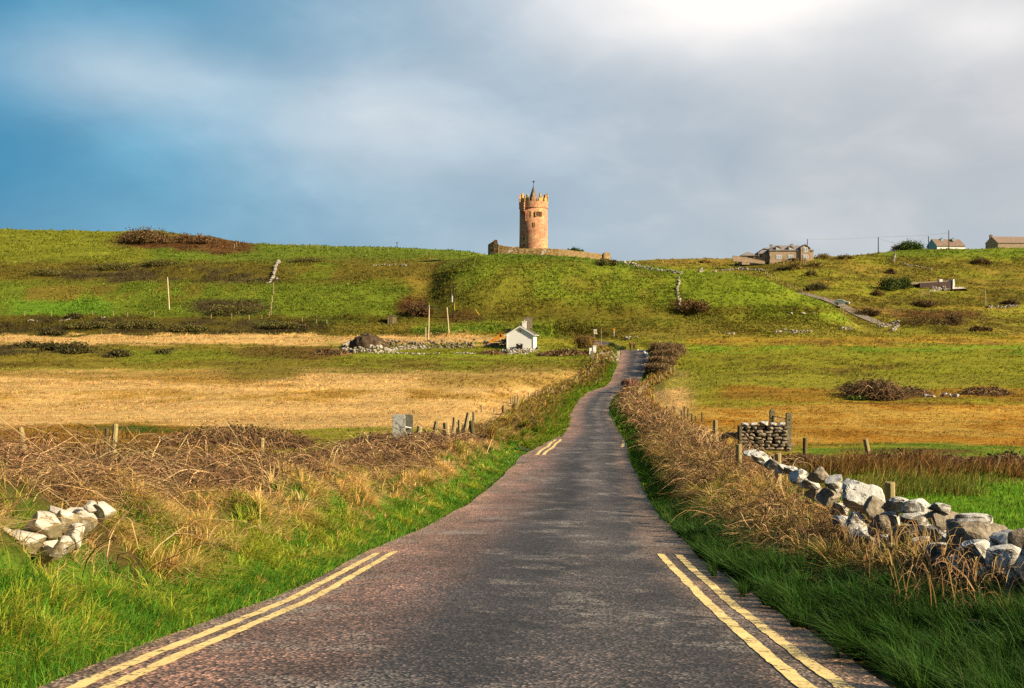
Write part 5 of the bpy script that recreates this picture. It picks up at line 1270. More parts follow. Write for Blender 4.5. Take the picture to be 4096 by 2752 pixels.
# ------------------------------------------------------------------ shrubs
def leafcloud(w_, dp, h_, n, leaf, pal, wts, clumps=26, flat=.75, shell=.6):
    th = rng.random(clumps) * 2 * np.pi; ph = np.arccos(rng.random(clumps)); rr = shell + (1 - shell) * rng.random(clumps)
    cc = np.stack([np.sin(ph) * np.cos(th) * rr * w_ / 2, np.sin(ph) * np.sin(th) * rr * dp / 2, np.cos(ph) ** flat * rr * h_ * .88], 1)
    k = rng.integers(0, clumps, n); sz = min(w_, dp, h_ * 1.6) / 2 * .34
    c = cc[k] + rng.normal(0, 1, (n, 3)) * sz * np.array([1, 1, .8]); c[:, 2] = np.abs(c[:, 2])
    a = rng.normal(0, 1, (n, 3)); a /= np.linalg.norm(a, axis=1, keepdims=True); b_ = np.cross(a, rng.normal(0, 1, (n, 3))); b_ /= np.linalg.norm(b_, axis=1, keepdims=True) + 1e-9
    s_ = leaf * (.6 + .8 * rng.random((n, 1)))
    V = np.stack([c - a * s_ * .5, c + b_ * s_ * .32, c + a * s_ * .5, c - b_ * s_ * .32], 1).reshape(-1, 3)
    col_ = mixcol(n, pal, wts, .2) * (.75 + .5 * rng.random(clumps))[k][:, None]
    return V, np.arange(4 * n).reshape(n, 4), np.repeat(col_, 4, 0)
DKG, MG, BRN, RED, ORG, HEA = (.035, .06, .012), (.075, .115, .018), (.10, .06, .025), (.16, .075, .05), (.22, .14, .035), (.085, .055, .022)
def bush(name, label, px, py, wpx, hpx, d=None, dmin=40, n=1500, pal=(DKG, MG), wts=(2, 1), leaf=.22, twigs=120, dp=None, cat='shrub', group=None, p=None, clumps=26, tw=(BRN,)):
    p = p or (R(px, py, dmin) if d is None else G(px, d)); k = p.y / F
    w_, h_ = wpx * k, hpx * k; dp = dp or w_ * .7
    o = thing(name, label, cat, p - Vector((0, 0, .1)), 0, group)
    V, Q, c = leafcloud(w_, dp, h_, n, leaf, [tuple(1.45 * q for q in c_5) for c_5 in pal], wts, clumps)
    np_obj('foliage', V, Q, M_leaf, o, c)
    if twigs:
        a = rng.random(twigs) * 2 * np.pi; r_ = np.sqrt(rng.random(twigs)) * .3
        stems('twigs', np.cos(a) * r_ * w_, np.sin(a) * r_ * dp, np.full(twigs, max(w_ * .22, .2)), np.cos(a), np.sin(a), h_ * (.6 + .5 * rng.random(twigs)), np.full(twigs, .012 + .00022 * p.y), mixcol(twigs, tw, [1] * len(tw), .25), z=np.zeros(twigs), npt=6, wig=.08, sag=.3, parent=o, kind=None)
    return o
def heap(label, px, py, wpx, hpx, d=None, dmin=40, n=700, wts=(5, 4, 2, 4), dp=None, ln=None, p=None, rk=1.0, name='bramble_thicket', leafy=0):
    p = p or (R(px, py, dmin) if d is None else G(px, d)); k = p.y / F
    w_, h_ = wpx * k, hpx * k; dp = dp or min(w_ * .6, 6)
    a = rng.random(n) * 2 * np.pi; r_ = np.sqrt(rng.random(n)) * .5; x = np.cos(a) * r_ * w_; y = np.sin(a) * r_ * dp
    hh = h_ * (1 - (2 * r_) ** 2.2 * .65) * (.45 + .6 * rng.random(n)); b2 = rng.random(n) * 2 * np.pi
    ln = ln or max(.5, h_ * .9)
    zz = np.array([float(GZ(p.x + xx, p.y + yy)) - p.z for xx, yy in zip(x, y)]) - .05
    o = thing(name, label, 'brambles', p)
    stems('stems', x, y, ln * (.5 + .8 * rng.random(n)), np.cos(b2), np.sin(b2), hh, (.0025 + .00026 * p.y) * rk * (.6 + .8 * rng.random(n)), mixcol(n, BR, wts, .25), z=zz, npt=7, wig=.14, parent=o, kind=None)
    if leafy:
        V, Q, c = leafcloud(w_ * .95, dp * .9, h_ * .85, leafy, .08 + .0011 * p.y, ((.05, .035, .018), (.09, .05, .02), (.03, .03, .012)), (3, 2, 2), 30); np_obj('foliage', V, Q, M_leaf, o, c)
    return o
# skyline and hill shrubs, left
bush('heather_thicket', 'big rust-brown heather thicket on the left skyline', 146, 243, 50, 13, dmin=380, n=3800, pal=(HEA, BRN, (.12, .085, .03)), wts=(3, 2, 1), leaf=.7, dp=20, twigs=0, clumps=60)
bush('heather_thicket', 'long low heather thicket trailing off the big one on the left skyline', 192, 243, 52, 8, dmin=380, n=3000, pal=(HEA, BRN, (.15, .08, .03)), wts=(3, 2, 2), leaf=.6, dp=16, twigs=0, clumps=60)
for (X_, Y_, w_, h_, lab) in ((175, 925, 190, 40, 'dark gorse clump at the far left of the straw field'), (480, 960, 200, 75, 'tallest dark gorse bush in the row across the straw field'), (330, 945, 150, 50, 'dark gorse bush joining the tallest one in the straw field'), (740, 985, 170, 50, 'spreading dark gorse bush at the end of the row in the straw field'), (1025, 965, 70, 28, 'small round gorse bush standing alone on the grass beyond the row'), (335, 846, 150, 42, 'dark bush at the edge of the pale straw strip under the rough bank'), (470, 740, 110, 28, 'brown bush on the line of the pasture foot fence')):
    bush('gorse_bush', lab, z1(X_), z1y(Y_), w_ / 6.27, h_ / 6.27, dmin=120, n=1300, pal=((.035, .035, .012), (.06, .055, .018), (.09, .06, .02)), wts=(3, 2, 1), leaf=.42, twigs=0)
heap('brown bramble heap left of the pale rubble wall', z1(2080), z1y(965), 230 / 6.27, 40 / 6.27, dmin=150, n=500, leafy=500)
for (X_, Y_, w_, h_, lab) in ((1460, 715, 360, 70, 'big dark scrub patch beside the line of posts down the pasture'), (740, 435, 330, 42, 'dark scrub along the fold of the upper left pasture'), (1000, 410, 260, 36, 'second scrub patch along the fold, nearer the white stones'), (330, 470, 330, 40, 'brown scrub low on the fold at the far left'), (900, 800, 420, 46, 'dark scrub in the rough strip under the left pasture'), (560, 800, 300, 40, 'short scrub in the rough strip left of the lone pole'), (1760, 800, 330, 40, 'scrub in the rough strip below the posts'), (1930, 390, 260, 24, 'olive scrub on the brow right of the white stones'), (1180, 820, 260, 40, 'low scrub clump between the two longer ones in the rough strip')):
    bush('scrub', lab, z1(X_), z1y(Y_), w_ / 6.27, h_ / 6.27, dmin=255, n=2200, pal=((.06, .055, .018), (.10, .08, .025), (.085, .10, .02), (.12, .075, .03)), wts=(3, 3, 3, 1), leaf=.36, twigs=0, dp=5, clumps=110)
# by the castle
for (X_, Y_, w_, h_, lab) in ((1453, 1172, 28, 34, 'tiny bush peeping over the castle wall'), (1556, 1190, 150, 62, 'dark green bush spreading behind the castle side wall'), (1668, 1196, 42, 42, 'small round bush right of the spreading one behind the castle wall')):
    pp = P(zt_(X_), zty(Y_), 309); bush('shrub', lab, 0, 0, w_ / 15.56, h_ / 15.56, p=pp, n=700, leaf=.35, twigs=0, pal=((.03, .06, .015), (.05, .085, .02)))
bush('shrub', 'brown bank of scrub below the right end of the castle wall', zt_(2030), zty(1385), 26, 5, dmin=270, n=1500, pal=(HEA, BRN, MG), wts=(3, 3, 2), leaf=.4, twigs=0)
bush('shrub', 'dark brown thicket in the gully beside the castle hill', (1366 + 490 / 1.568) / 4, (600 + 1045 / 1.568) / 4, 26, 14, dmin=240, n=2200, pal=((.07, .035, .02), (.11, .065, .03), (.05, .04, .015)), wts=(3, 2, 2), leaf=.4, twigs=0)
bush('shrub', 'rust-brown scrub at the right foot of the castle hill', zd(75), zdy(695), 30, 10, dmin=240, n=2000, pal=(BRN, (.07, .04, .018), ORG), wts=(3, 3, 1), leaf=.4, twigs=0)
# by the cottage and the bend
bush('shrub', 'twiggy orange-brown willow bush left of the road bend', z2(1715), z2y(570), 22, 13.5, dmin=195, n=1700, pal=(BRN, ORG, (.08, .06, .02)), wts=(3, 3, 2), leaf=.22, twigs=260, tw=(BRN, ORG), clumps=40)
heap('long brown bramble hedge between the cottage and the white gate pillar', z2(1370), z2y(660), 52, 6.5, dmin=170, n=900, dp=4, leafy=900)
heap('low brown brambles below the cottage rubble wall', z2(250), z2y(645), 24, 4.5, dmin=170, n=400, dp=3, leafy=300)
bush('shrub', 'dark green bush on the inside of the road bend', z3(790), z3y(490), 11, 10, d=222, n=1200, leaf=.25, twigs=0)
bush('shrub', 'lower dark bush between the bend and the walkers', z3(985), z3y(500), 9, 6.5, d=217, n=900, leaf=.22, twigs=0)
for (d, L_, w_, h_, lab) in ((204, 2.9, 5.0, 1.4, 'far end of the dark roadside thicket beside the walkers'), (197, 3.9, 6.0, 2.1, 'tallest dark thicket on the right of the upper road'), (190, 3.2, 5.5, 1.8, 'dark thicket on the right of the upper road, just nearer than the tallest'), (183, 2.8, 5.0, 1.6, 'middle part of the dark roadside thicket where the road straightens'), (176, 2.4, 4.4, 1.4, 'nearest low shoulder of the dark roadside thicket')):
    x, y = road_at(d, L_); x, y = float(x), float(y); pp = Vector((x, y, float(GZ(x, y)) - .1))
    bush('roadside_thicket', lab, 0, 0, w_ * F / y, h_ * F / y, p=pp, n=2600, pal=((.07, .045, .022), (.13, .085, .04), (.045, .045, .015), (.17, .11, .05)), wts=(3, 3, 2, 1), leaf=.24, twigs=380, dp=w_ * 1.5, tw=(BRN, (.26, .17, .08)), clumps=90)
x, y = road_at(150, 1.6); pp = Vector((float(x), float(y), float(GZ(x, y))))
bush('shrub', 'reddish twiggy shrub leaning over the road before the bend', 0, 0, 17, 11, p=pp, n=700, pal=(RED, (.24, .12, .08), ORG), wts=(3, 2, 2), leaf=.16, twigs=240, tw=(RED, (.3, .16, .12)))
# right field
heap('dark bramble clump in the middle of the right field', zd(1200), zdy(1235), 48, 19, dmin=60, n=1500, leafy=2200, dp=8, wts=(6, 3, 1, 5))
heap('lower bramble tail running right from the dark clump in the field', zd(1420), zdy(1225), 34, 10, dmin=60, n=600, leafy=700, dp=5)
heap('brown bramble patch at the right edge of the field', zd(1900), zdy(1215), 44, 8, dmin=60, n=700, leafy=500, dp=5)
for (X_, w_, lab) in ((1090, 24, 'grassy hummock at the left foot of the field bramble clump'), (1230, 20, 'grassy hummock at the right foot of the field bramble clump')):
    bush('grass_hummock', lab, zd(X_), zdy(1250), w_, 5, dmin=60, n=1400, pal=((.10, .13, .02), (.06, .09, .015)), leaf=.16, twigs=0, cat='hummock')
# right hillside
bush('hawthorn_tree', 'dark rounded tree clump left of the white-chimneyed cottage', z5(520), z5y(880), 19, 15, dmin=290, n=2600, pal=(DKG, (.05, .05, .015), MG), wts=(3, 2, 1), leaf=.42, twigs=0, cat='tree', clumps=40)
bush('hawthorn_tree', 'taller dark tree joining the clump beside the white-chimneyed cottage', z5(690), z5y(850), 18, 12, dmin=290, n=2200, pal=(DKG, (.05, .05, .015), MG), wts=(3, 2, 1), leaf=.42, twigs=0, cat='tree', clumps=36)
bush('shrub', 'brown scrub at the lower left of the dark tree clump', z5(360), z5y(950), 14, 6, dmin=280, n=900, pal=(BRN, HEA), leaf=.35, twigs=0)
bush('hedge', 'clipped-looking dense green hedge on the right hilltop', z5(800), z5y(325), 24, 8.2, dmin=380, n=3200, pal=((.05, .085, .015), (.08, .12, .02), DKG), wts=(3, 2, 2), leaf=.5, twigs=0, cat='hedge', clumps=60)
bush('shrub', 'rust-coloured twiggy scrub left of the hilltop hedge', z5(610), z5y(345), 9, 6, dmin=380, n=700, pal=(ORG, RED, BRN), wts=(2, 2, 2), leaf=.4, twigs=0)
bush('hedge', 'dark hedge above the upper bend of the hill road', z4(1800), z4y(1095), 26, 7, d=322, n=1500, pal=((.04, .035, .013), (.06, .05, .02)), leaf=.4, twigs=0, cat='hedge')
for (X_, Y_, w_, h_, lab) in ((1470, 690, 240, 115, 'russet bush on the slope below the stone house'), (1290, 690, 170, 60, 'low russet scrub left of the bush below the stone house'), (1770, 640, 260, 75, 'brown bushes right of the stone house gateway'), (1900, 520, 270, 75, 'green-brown bush against the right end of the stone house'), (2250, 520, 260, 60, 'flat green bush further along the crest from the stone house'), (1460, 560, 300, 42, 'olive hedge along the front of the stone house'), (1050, 580, 110, 42, 'small orange bush at the left corner of the stone house'), (1730, 790, 170, 80, 'dark scrub running down the slope below the gateway'), (60, 590, 200, 40, 'faded bush on the crest well left of the garage')):
    bush('shrub', lab, z4(X_), z4y(Y_), w_ / 15.56, h_ / 15.56, dmin=300, n=900, pal=(BRN, ORG, (.10, .10, .025), HEA), wts=(2, 2, 3, 1), leaf=.42, twigs=0)
for (X_, Y_, w_, h_, lab) in ((1000, 1340, 720, 150, 'long dark brown thicket on the slope above the bottom terrace'), (1000, 1085, 320, 80, 'brown thicket under the garden gate of the low cottage'), (230, 1210, 330, 90, 'brown scrub bank along the bend of the hill road'), (1400, 1330, 260, 160, 'russet thicket at the right end of the long dark one'), (1750, 520, 300, 70, 'brown scrub high on the right slope'), (2150, 1060, 260, 60, 'dark scrub near the pole at the right edge'), (540, 650, 110, 55, 'dark hollow of scrub on the slope above the tree clump'), (1750, 1420, 330, 60, 'dark scrub on the lowest right terrace')):
    bush('shrub', lab, z5(X_), z5y(Y_), w_ / 13.4, h_ / 13.4, dmin=262, n=1700, pal=(BRN, (.07, .04, .018), HEA, (.10, .09, .025)), wts=(3, 3, 2, 1), leaf=.4, twigs=0)
# brambles by the left stile and the far meadow fence
heap('dark bramble heap left of the grey slab stile', 372, 441, 60, 23, d=48.5, n=1500, leafy=1200, dp=4, wts=(6, 3, 2, 6))
heap('wide brown bramble heap before the straw field', 235, 440, 150, 25, d=53, n=2200, leafy=1200, dp=4, wts=(5, 4, 2, 4))
heap('brambles tangled round the leaning posts', 432, 437, 60, 9, d=52, n=900, leafy=0, dp=3, wts=(4, 5, 4, 2))
heap('bramble patch beyond the leaning posts', 478, 432, 40, 10, d=62, n=700, leafy=200, dp=4, wts=(5, 4, 3, 4))
heap('dark bramble strip at the far edge of the bright meadow', 905, 462, 150, 13, d=39, n=2200, leafy=1000, dp=3, wts=(6, 3, 2, 6))
heap('bramble bush at the right edge of the meadow strip', 1012, 464, 46, 16, d=37, n=900, leafy=500, dp=2.5, wts=(6, 3, 2, 5))
heap('thorny scrub at the foot of the dark stone pier', 800, 452, 70, 11, d=40, n=900, leafy=700, dp=2.5, wts=(5, 3, 2, 4))

# ------------------------------------------------------------------ poles and wires
def pole(label, x0, y0, x1, y1, d=None, dmin=200, r=.14, mat=None, arm=0, group=None, box=False, cat='utility pole'):
    b_ = R(x0, y0, dmin) if d is None else P(x0, y0, d); t_ = P(x1, y1, b_.y)
    o = thing('utility_pole', label, cat, b_, 0, group)
    v = t_ - b_
    MB().tube([-v * .05, v * .5, v], [r, r * .9, r * .75], 8).build('pole', mat or M_pole, o)
    if arm: MB().box(v - Vector((0, 0, .25)), (arm, .14, .14)).build('crossarm', M_black, o)
    if box:
        MB().tube([v + Vector((-.42, 0, -4.6)), v + Vector((-.42, 0, -3.0))], .30, 10).build('transformer', M_steel, o)
        MB().tube([v + Vector((-.42, 0, -3.0)), v + Vector((-.42, 0, -2.4))], .09, 6).build('bushing', M_steel, o)
    return o, b_, t_
_, _, t0 = pole('lone pale pole standing on the left hill pasture', 169.3, 309.6, 167.4, 277.3, dmin=240, r=.2, arm=.7)
p2, b2, t2 = pole('tall pale pole with a dark crossarm behind the yard rubble wall', 428.1, 345.6, 429.2, 305.2, d=225, r=.17, arm=2.1)
MB().tube([Vector((-.55, 0, 0)), Vector((-.5, 0, 3.9))], .11, 6).build('stay_post', M_pole, p2)
_, _, t3 = pole('plain pale pole right of the crossarmed one, at the hill foot', 448.8, 333, 446.9, 307.2, dmin=235, r=.18)
_, b4, t4 = pole('black tarred pole carrying a grey transformer drum on the castle hill foot', 453.3, 317.6, 453.6, 284, dmin=235, r=.20, mat=M_black, arm=1.4, box=True)
_, _, t5 = pole('tiny forked pole on the skyline left of the castle', 397, 247.6, 397, 242, dmin=300, r=.14, mat=M_black, arm=1.2)
_, _, s1 = pole('dark pole rising behind the right end of the stone house', zd(781), zdy(345), zd(780), zdy(245), d=398, r=.17, mat=M_black)
_, _, s2 = pole('dark pole on the skyline between the stone house and the hilltop hedge', zd(1225), zdy(335), zd(1225), zdy(232), d=408, r=.2, mat=M_black)
_, _, s3 = pole('short dark pole left of the blue gable on the skyline', zd(1541), zdy(296), zd(1540), zdy(227), d=410, r=.2, mat=M_black)
_, _, s4 = pole('tallest brown pole in front of the blue-gabled house', zd(1668), zdy(306), zd(1667), zdy(190), d=404, r=.2, mat=M_post_dark)
pole('pale pole low on the right hillside beside the terrace', zd(1898), zdy(658), zd(1895), zdy(562), dmin=270, r=.14)
def wire(label, pts, sag, r=.035):
    mb = MB(); out_ = []
    for a_, b_ in zip(pts[:-1], pts[1:]):
        for i in range(10):
            f = i / 10; p = a_.lerp(b_, f); p.z -= sag * 4 * f * (1 - f); out_.append(p)
    out_.append(pts[-1]); o0 = out_[0].copy()
    mb.tube([p - o0 for p in out_], r, 4); o = mb.build('overhead_wire', M_wire, None); o.location = o0
    return tag(o, label, 'wire')
wire('wire sagging from the crossarmed pole down to the white cottage', [t2 - Vector((0, 0, .2)), Vector(wc.location) + Vector((.5, 2.0, Ac + .1))], 1.0, .03)
wire('long overhead wire along the right skyline from pole to pole', [s1, s2, s4 - Vector((0, 0, 1.0))], .4)
wire('sagging wire from the skyline pole to the short pole by the blue gable', [s2 - Vector((0, 0, .5)), s3], 2.2)
for (x0, y0, x1, y1, lab) in ((708, 1003, 706, 962, 'short yellow stay guard standing beside the black tarred pole'), (866, 1034, 838, 1000, 'yellow stay guard slanting on the castle hill foot')):
    pb = R(zc_(x0), zcy(y0), 235); pt = P(zc_(x1), zcy(y1), pb.y); o = MB().tube([Vector((0, 0, -.2)), pt - pb], .09, 6).build('stay_guard', M_yellowp); o.location = pb; tag(o, lab, 'stay guard')

# ------------------------------------------------------------------ shed, gate pillars, signs
ps = R(zw(765), zwy(128), 240); k = ps.y / F
sh = thing('field_shed', 'small weathered tin shed at the foot of the left hill pasture', 'shed', ps, .12)
ws, hs = 100 / 11.4 * k, 86 / 11.4 * k
M_shed = plain('weathered_tin', (.24, .19, .11), (.12, .09, .05), 1.0, .8, .2, stretch=(4, 4, .3))
MB().box((0, .8, hs / 2 - .1), (ws, 1.7, hs + .2)).build('wall', M_shed, sh)
MB().box((0, .8, hs + .06), (ws + .25, 2.0, .12), tilt=(.03, 0, 0)).build('roof', M_dark_stone, sh)
MB().box((-.12 * ws, -.09, hs * .46), (ws * .34, .08, hs * .86)).build('door', M_post_dark, sh)
pz = R(z2(1860), z2y(630), 160)
gp = thing('gate_pillar', 'stepped white gate pillar at the cottage entrance', 'gate pillar', pz); k = pz.y / F
wq = 50 / 15.56 * k
MB().box((0, 0, 56 / 15.56 * k), (wq, .55, 112 / 15.56 * k)).build('pillar', M_white, gp); MB().box((0, 0, 113 / 15.56 * k), (wq * 1.18, .65, .12)).build('cap', M_whitetrim, gp)
MB().box((-wq * .98, .05, 40 / 15.56 * k), (wq * .94, .45, 82 / 15.56 * k)).build('step', M_white, gp)
g2_ = thing('entrance_gate', 'dark railing gate beside the stepped white pillar', 'gate', P(z2(1765), z2y(608), pz.y + .2)); hq = 68 / 15.56 * k; wg = 115 / 15.56 * k
for zz in (hq * .08, hq): MB().box((0, 0, zz), (wg, .06, .07)).build('rail', M_metal_dark, g2_)
for q in range(8): MB().box((-wg / 2 + wg * (q + .5) / 8, 0, hq / 2), (.035, .035, hq)).build('bar', M_metal_dark, g2_)
single_post(z2(1783), z2y(640), z2(1783), z2y(556), pz.y - 1.5, .10, 'white painted post in front of the entrance gate', M_whitetrim, None, False)
pd = R(z2(1820), z2y(735), 150); k = pd.y / F
o = MB().box((0, 0, 68 / 15.56 * k), (46 / 15.56 * k, .5, 140 / 15.56 * k), taper=.94).build('stone_post', M_dark_stone, None, .03); o.location = pd; tag(o, 'squat dark stone gatepost below the white pillar', 'gatepost')
# direction signs
pf = R(z3(410), z3y(298), 225); k = pf.y / F; hh = 200 / 20.9 * k
fp = thing('direction_sign', 'signpost with three stacked finger plates, white, yellow and white', 'road sign', pf)
MB().tube([(0, 0, -.3), (0, 0, hh)], .05, 6).build('pole', M_steel, fp)
M_ysign = plain('cream_sign', (.75, .62, .30), None, 3, .5); M_amber = plain('amber_sign', (.80, .40, .02), (.75, .36, .02), 3, .5)
for q, (yt, x0, x1, mt, flip) in enumerate(((105, 390, 458, M_whitetrim, 1), (142, 382, 455, M_ysign, -1), (172, 395, 470, M_whitetrim, 1))):
    a_, b_ = (x0 - 410) / 20.9 * k, (x1 - 410) / 20.9 * k; zc2 = (298 - yt) / 20.9 * k; h2 = 13 / 20.9 * k
    tipx = .12
    pts = [(a_, zc2 - h2), (b_ - tipx, zc2 - h2), (b_, zc2), (b_ - tipx, zc2 + h2), (a_, zc2 + h2)] if flip > 0 else [(a_ + tipx, zc2 - h2), (b_, zc2 - h2), (b_, zc2 + h2), (a_ + tipx, zc2 + h2), (a_, zc2)]
    pl = MB().prism(pts, -.10, -.06).build('plate', mt, fp)
    if q: MB().box(((a_ + b_) / 2, -.105, zc2), ((b_ - a_) * .45, .01, h2 * .5)).build('lettering', M_metal_dark, pl)
pw_ = R(z3(817), z3y(250), 225); k = pw_.y / F
ds_ = thing('warning_sign', 'yellow diamond bend warning sign on a pale pole', 'road sign', pw_)
zc2 = (250 - 94) / 20.9 * k; rr = 30 / 20.9 * k
MB().tube([(0, 0, -.3), (0, 0, zc2)], .06, 6).build('pole', M_whitetrim, ds_)
pl = MB().prism([(-.03, zc2 - rr), (rr - .03, zc2), (-.03, zc2 + rr), (-rr - .03, zc2)], -.12, -.07).build('plate', M_amber, ds_)
MB().prism([(-.09, zc2 - rr * .55), (.02, zc2 - rr * .55), (.02, zc2 - rr * .12), (.14, zc2 + .02), (.03, zc2 + rr * .22), (.10, zc2 + rr * .22), (-.04, zc2 + rr * .6), (-.18, zc2 + rr * .22), (-.08, zc2 + rr * .22), (.02, zc2 + .02), (-.09, zc2 - rr * .06)], -.135, -.125).build('symbol', M_dk, pl)
single_post(z3(548), z3y(262), z3(548), z3y(75), 232, .07, 'thin tall post between the direction sign and the warning sign', M_post, None)

# ------------------------------------------------------------------ houses on the right skyline
M_hstone = plain('brown_house_stone', (.46, .35, .24), (.30, .22, .15), .9, .95, .4)
M_hslate = plain('grey_house_slate', (.27, .24, .23), (.20, .175, .17), 1.2, .8)
M_warmroof = plain('brown_roof', (.26, .19, .15), (.18, .13, .10), 1.0, .85)
def hip(mb, x0, x1, y0, y1, z, rx0, rx1, rz, th=.15):
    ym = (y0 + y1) / 2
    V = [(x0, y0, z), (x1, y0, z), (x1, y1, z), (x0, y1, z), (rx0, ym, rz), (rx1, ym, rz), (x0, y0, z - th), (x1, y0, z - th), (x1, y1, z - th), (x0, y1, z - th)]
    return mb.add(V, [(0, 1, 5, 4), (1, 2, 5), (2, 3, 4, 5), (3, 0, 4), (6, 7, 1, 0), (7, 8, 2, 1), (8, 9, 3, 2), (9, 6, 0, 3), (9, 8, 7, 6)])
DH = 386.0; kh = DH / F
hs_ = thing('stone_house', 'large brown stone house with dormers, two chimneys and white windows on the hilltop', 'house', P(z4(1350), z4y(530), DH))
hxm = lambda X_: (X_ - 1350) / 15.56 * kh
hzm = lambda Y_: (530 - Y_) / 15.56 * kh
MB().box((hxm(1425), 4.5, hzm(395) / 2 - 1), (hxm(1765) - hxm(1085), 9, hzm(395) + 2)).build('wall', M_hstone, hs_)
MB().box((hxm(1020), 7, hzm(425) / 2 - 1), (hxm(1120) - hxm(935), 9, hzm(425) + 2)).build('wing', M_hstone, hs_)
m_ = MB(); hip(m_, hxm(1070), hxm(1775), -.35, 9.35, hzm(393), hxm(1220), hxm(1575), hzm(300)); ro = m_.build('roof', M_hslate, hs_)
m_ = MB(); hip(m_, hxm(925), hxm(1160), 2.2, 11.8, hzm(432), hxm(1070), hxm(1150), hzm(325)); m_.build('roof', M_hslate, hs_)
for xc, yt in ((1153, 285), (1480, 275)):
    m_ = MB(); m_.box((hxm(xc), 4.5, (hzm(yt) + hzm(330)) / 2), (.9, .8, hzm(yt) - hzm(330))); m_.box((hxm(xc), 4.5, hzm(yt) - .12), (1.1, 1.0, .16)); m_.build('chimney', M_hstone, ro)
def win(parent, x0, x1, y0, y1, yy, bars=2):
    w_, h_ = hxm(x1) - hxm(x0), hzm(y0) - hzm(y1); xc, zc3 = (hxm(x0) + hxm(x1)) / 2, (hzm(y0) + hzm(y1)) / 2
    f = MB().box((xc, yy, zc3), (w_, .12, h_)).build('window', M_whitetrim, parent)
    for q in range(bars): MB().box((xc - w_ / 2 + w_ * (q + .5) / bars, yy - .065, zc3), (w_ / bars * .72, .02, h_ * .80)).build('pane', M_glass, f)
for x0, x1 in ((1180, 1270), (1365, 1450), (1590, 1675)): win(hs_, x0, x1, 465, 525, -.03 if x0 < 1500 else -.75, 3)
win(hs_, 1600, 1665, 352, 428, -.75)
MB().prism([(hxm(1562), -2), (hxm(1697), -2), (hxm(1697), hzm(355)), (hxm(1630), hzm(306)), (hxm(1562), hzm(355))], -.7, 4).build('gable_bay', M_hstone, hs_)
for s_ in (-1, 1):
    xa, xb = hxm(1630), hxm(1630 + s_ * 82); za_, zb_ = hzm(300), hzm(362); pts = [(xa, za_), (xb, zb_), (xb, zb_ - .2), (xa, za_ - .22)]
    MB().prism(pts if s_ > 0 else pts[::-1], -.95, 4.2).build('bay_roof', M_hslate, hs_)
for xc in (1212, 1410):
    dm = MB().prism([(hxm(xc - 34), hzm(412)), (hxm(xc + 34), hzm(412)), (hxm(xc + 34), hzm(352)), (hxm(xc), hzm(326)), (hxm(xc - 34), hzm(352))], -.1, 3).build('dormer', M_hstone, hs_)
    for s_ in (-1, 1):
        pts = [(hxm(xc), hzm(320)), (hxm(xc + s_ * 46), hzm(358)), (hxm(xc + s_ * 46), hzm(364)), (hxm(xc), hzm(327))]
        MB().prism(pts if s_ > 0 else pts[::-1], -.35, 3).build('dormer_roof', M_hslate, dm)
    w_ = hxm(1242) - hxm(1182)
    f = MB().box((hxm(xc), -.13, (hzm(358) + hzm(408)) / 2), (w_, .1, hzm(358) - hzm(408))).build('window', M_whitetrim, dm)
    for q in (-.25, .25): MB().box((hxm(xc) + q * w_, -.185, (hzm(358) + hzm(408)) / 2), (w_ * .36, .02, (hzm(358) - hzm(408)) * .8)).build('pane', M_glass, f)
MB().box((hxm(975), 2.45, hzm(470)), (.5, .1, .9)).build('window', M_dk, hs_); MB().box((hxm(1080), -.03, hzm(505)), (.5, .1, 1.2)).build('window', M_dk, hs_)
ga = thing('garage', 'stone garage with a pyramid slate roof and dark open doorway left of the house', 'garage', P(z4(775), z4y(532), DH + 3))
gx = lambda X_: (X_ - 775) / 15.56 * kh
MB().box((0, 3, hzm(470) / 2 - 1), (gx(900) - gx(655), 6, hzm(470) + 2)).build('wall', M_hstone, ga)
m_ = MB(); hip(m_, gx(640), gx(910), -.35, 6.35, hzm(470), gx(765), gx(772), hzm(404)); m_.build('roof', M_hslate, ga)
MB().box((gx(790), -.02, hzm(510)), (gx(838) - gx(742), .1, hzm(488) - hzm(532))).build('door', M_dk, ga)
gw = thing('garden_wall', 'brown garden wall sloping down from the garage to the stone house', 'wall', P(z4(725), z4y(530), DH - 6))
V = []; kq = (DH - 6) / F / 15.56
for X_, Yt, Yb in ((510, 484, 560), (700, 500, 580), (830, 532, 590), (945, 562, 600), (1010, 572, 605)):
    for dy in (0, .5): V += [((X_ - 725) * kq, dy, (530 - Yb) * kq), ((X_ - 725) * kq, dy, (530 - Yt) * kq)]
Fc = [(0, 1, 3, 2), (16, 18, 19, 17)]
for i in range(4): a_ = 4 * i; c_2 = a_ + 4; Fc += [(a_, c_2, c_2 + 1, a_ + 1), (a_ + 2, a_ + 3, c_2 + 3, c_2 + 2), (a_ + 1, c_2 + 1, c_2 + 3, a_ + 3)]
MB().add(V, Fc).build('wall', M_hstone, gw); MB().tube([(( 510 - 725) * kq, .25, (484 - 530) * -kq + .05), ((830 - 725) * kq, .25, (530 - 532) * kq + .05), ((1010 - 725) * kq, .25, (530 - 572) * kq + .05)], .3, 4).build('coping', M_bawn2, gw)
for X_ in (1607, 1640, 1300): 
    o = MB().box((0, 0, .9), (.55, .5, 2.4)).build('gate_pier', M_bawn2); o.location = P(z4(X_), z4y(605), 372); tag(o, {1607: 'left stone pier of the gateway below the stone house', 1640: 'right stone pier of the gateway below the stone house', 1300: 'single stone pier by the drive left of the gateway'}[X_], 'gate pier')

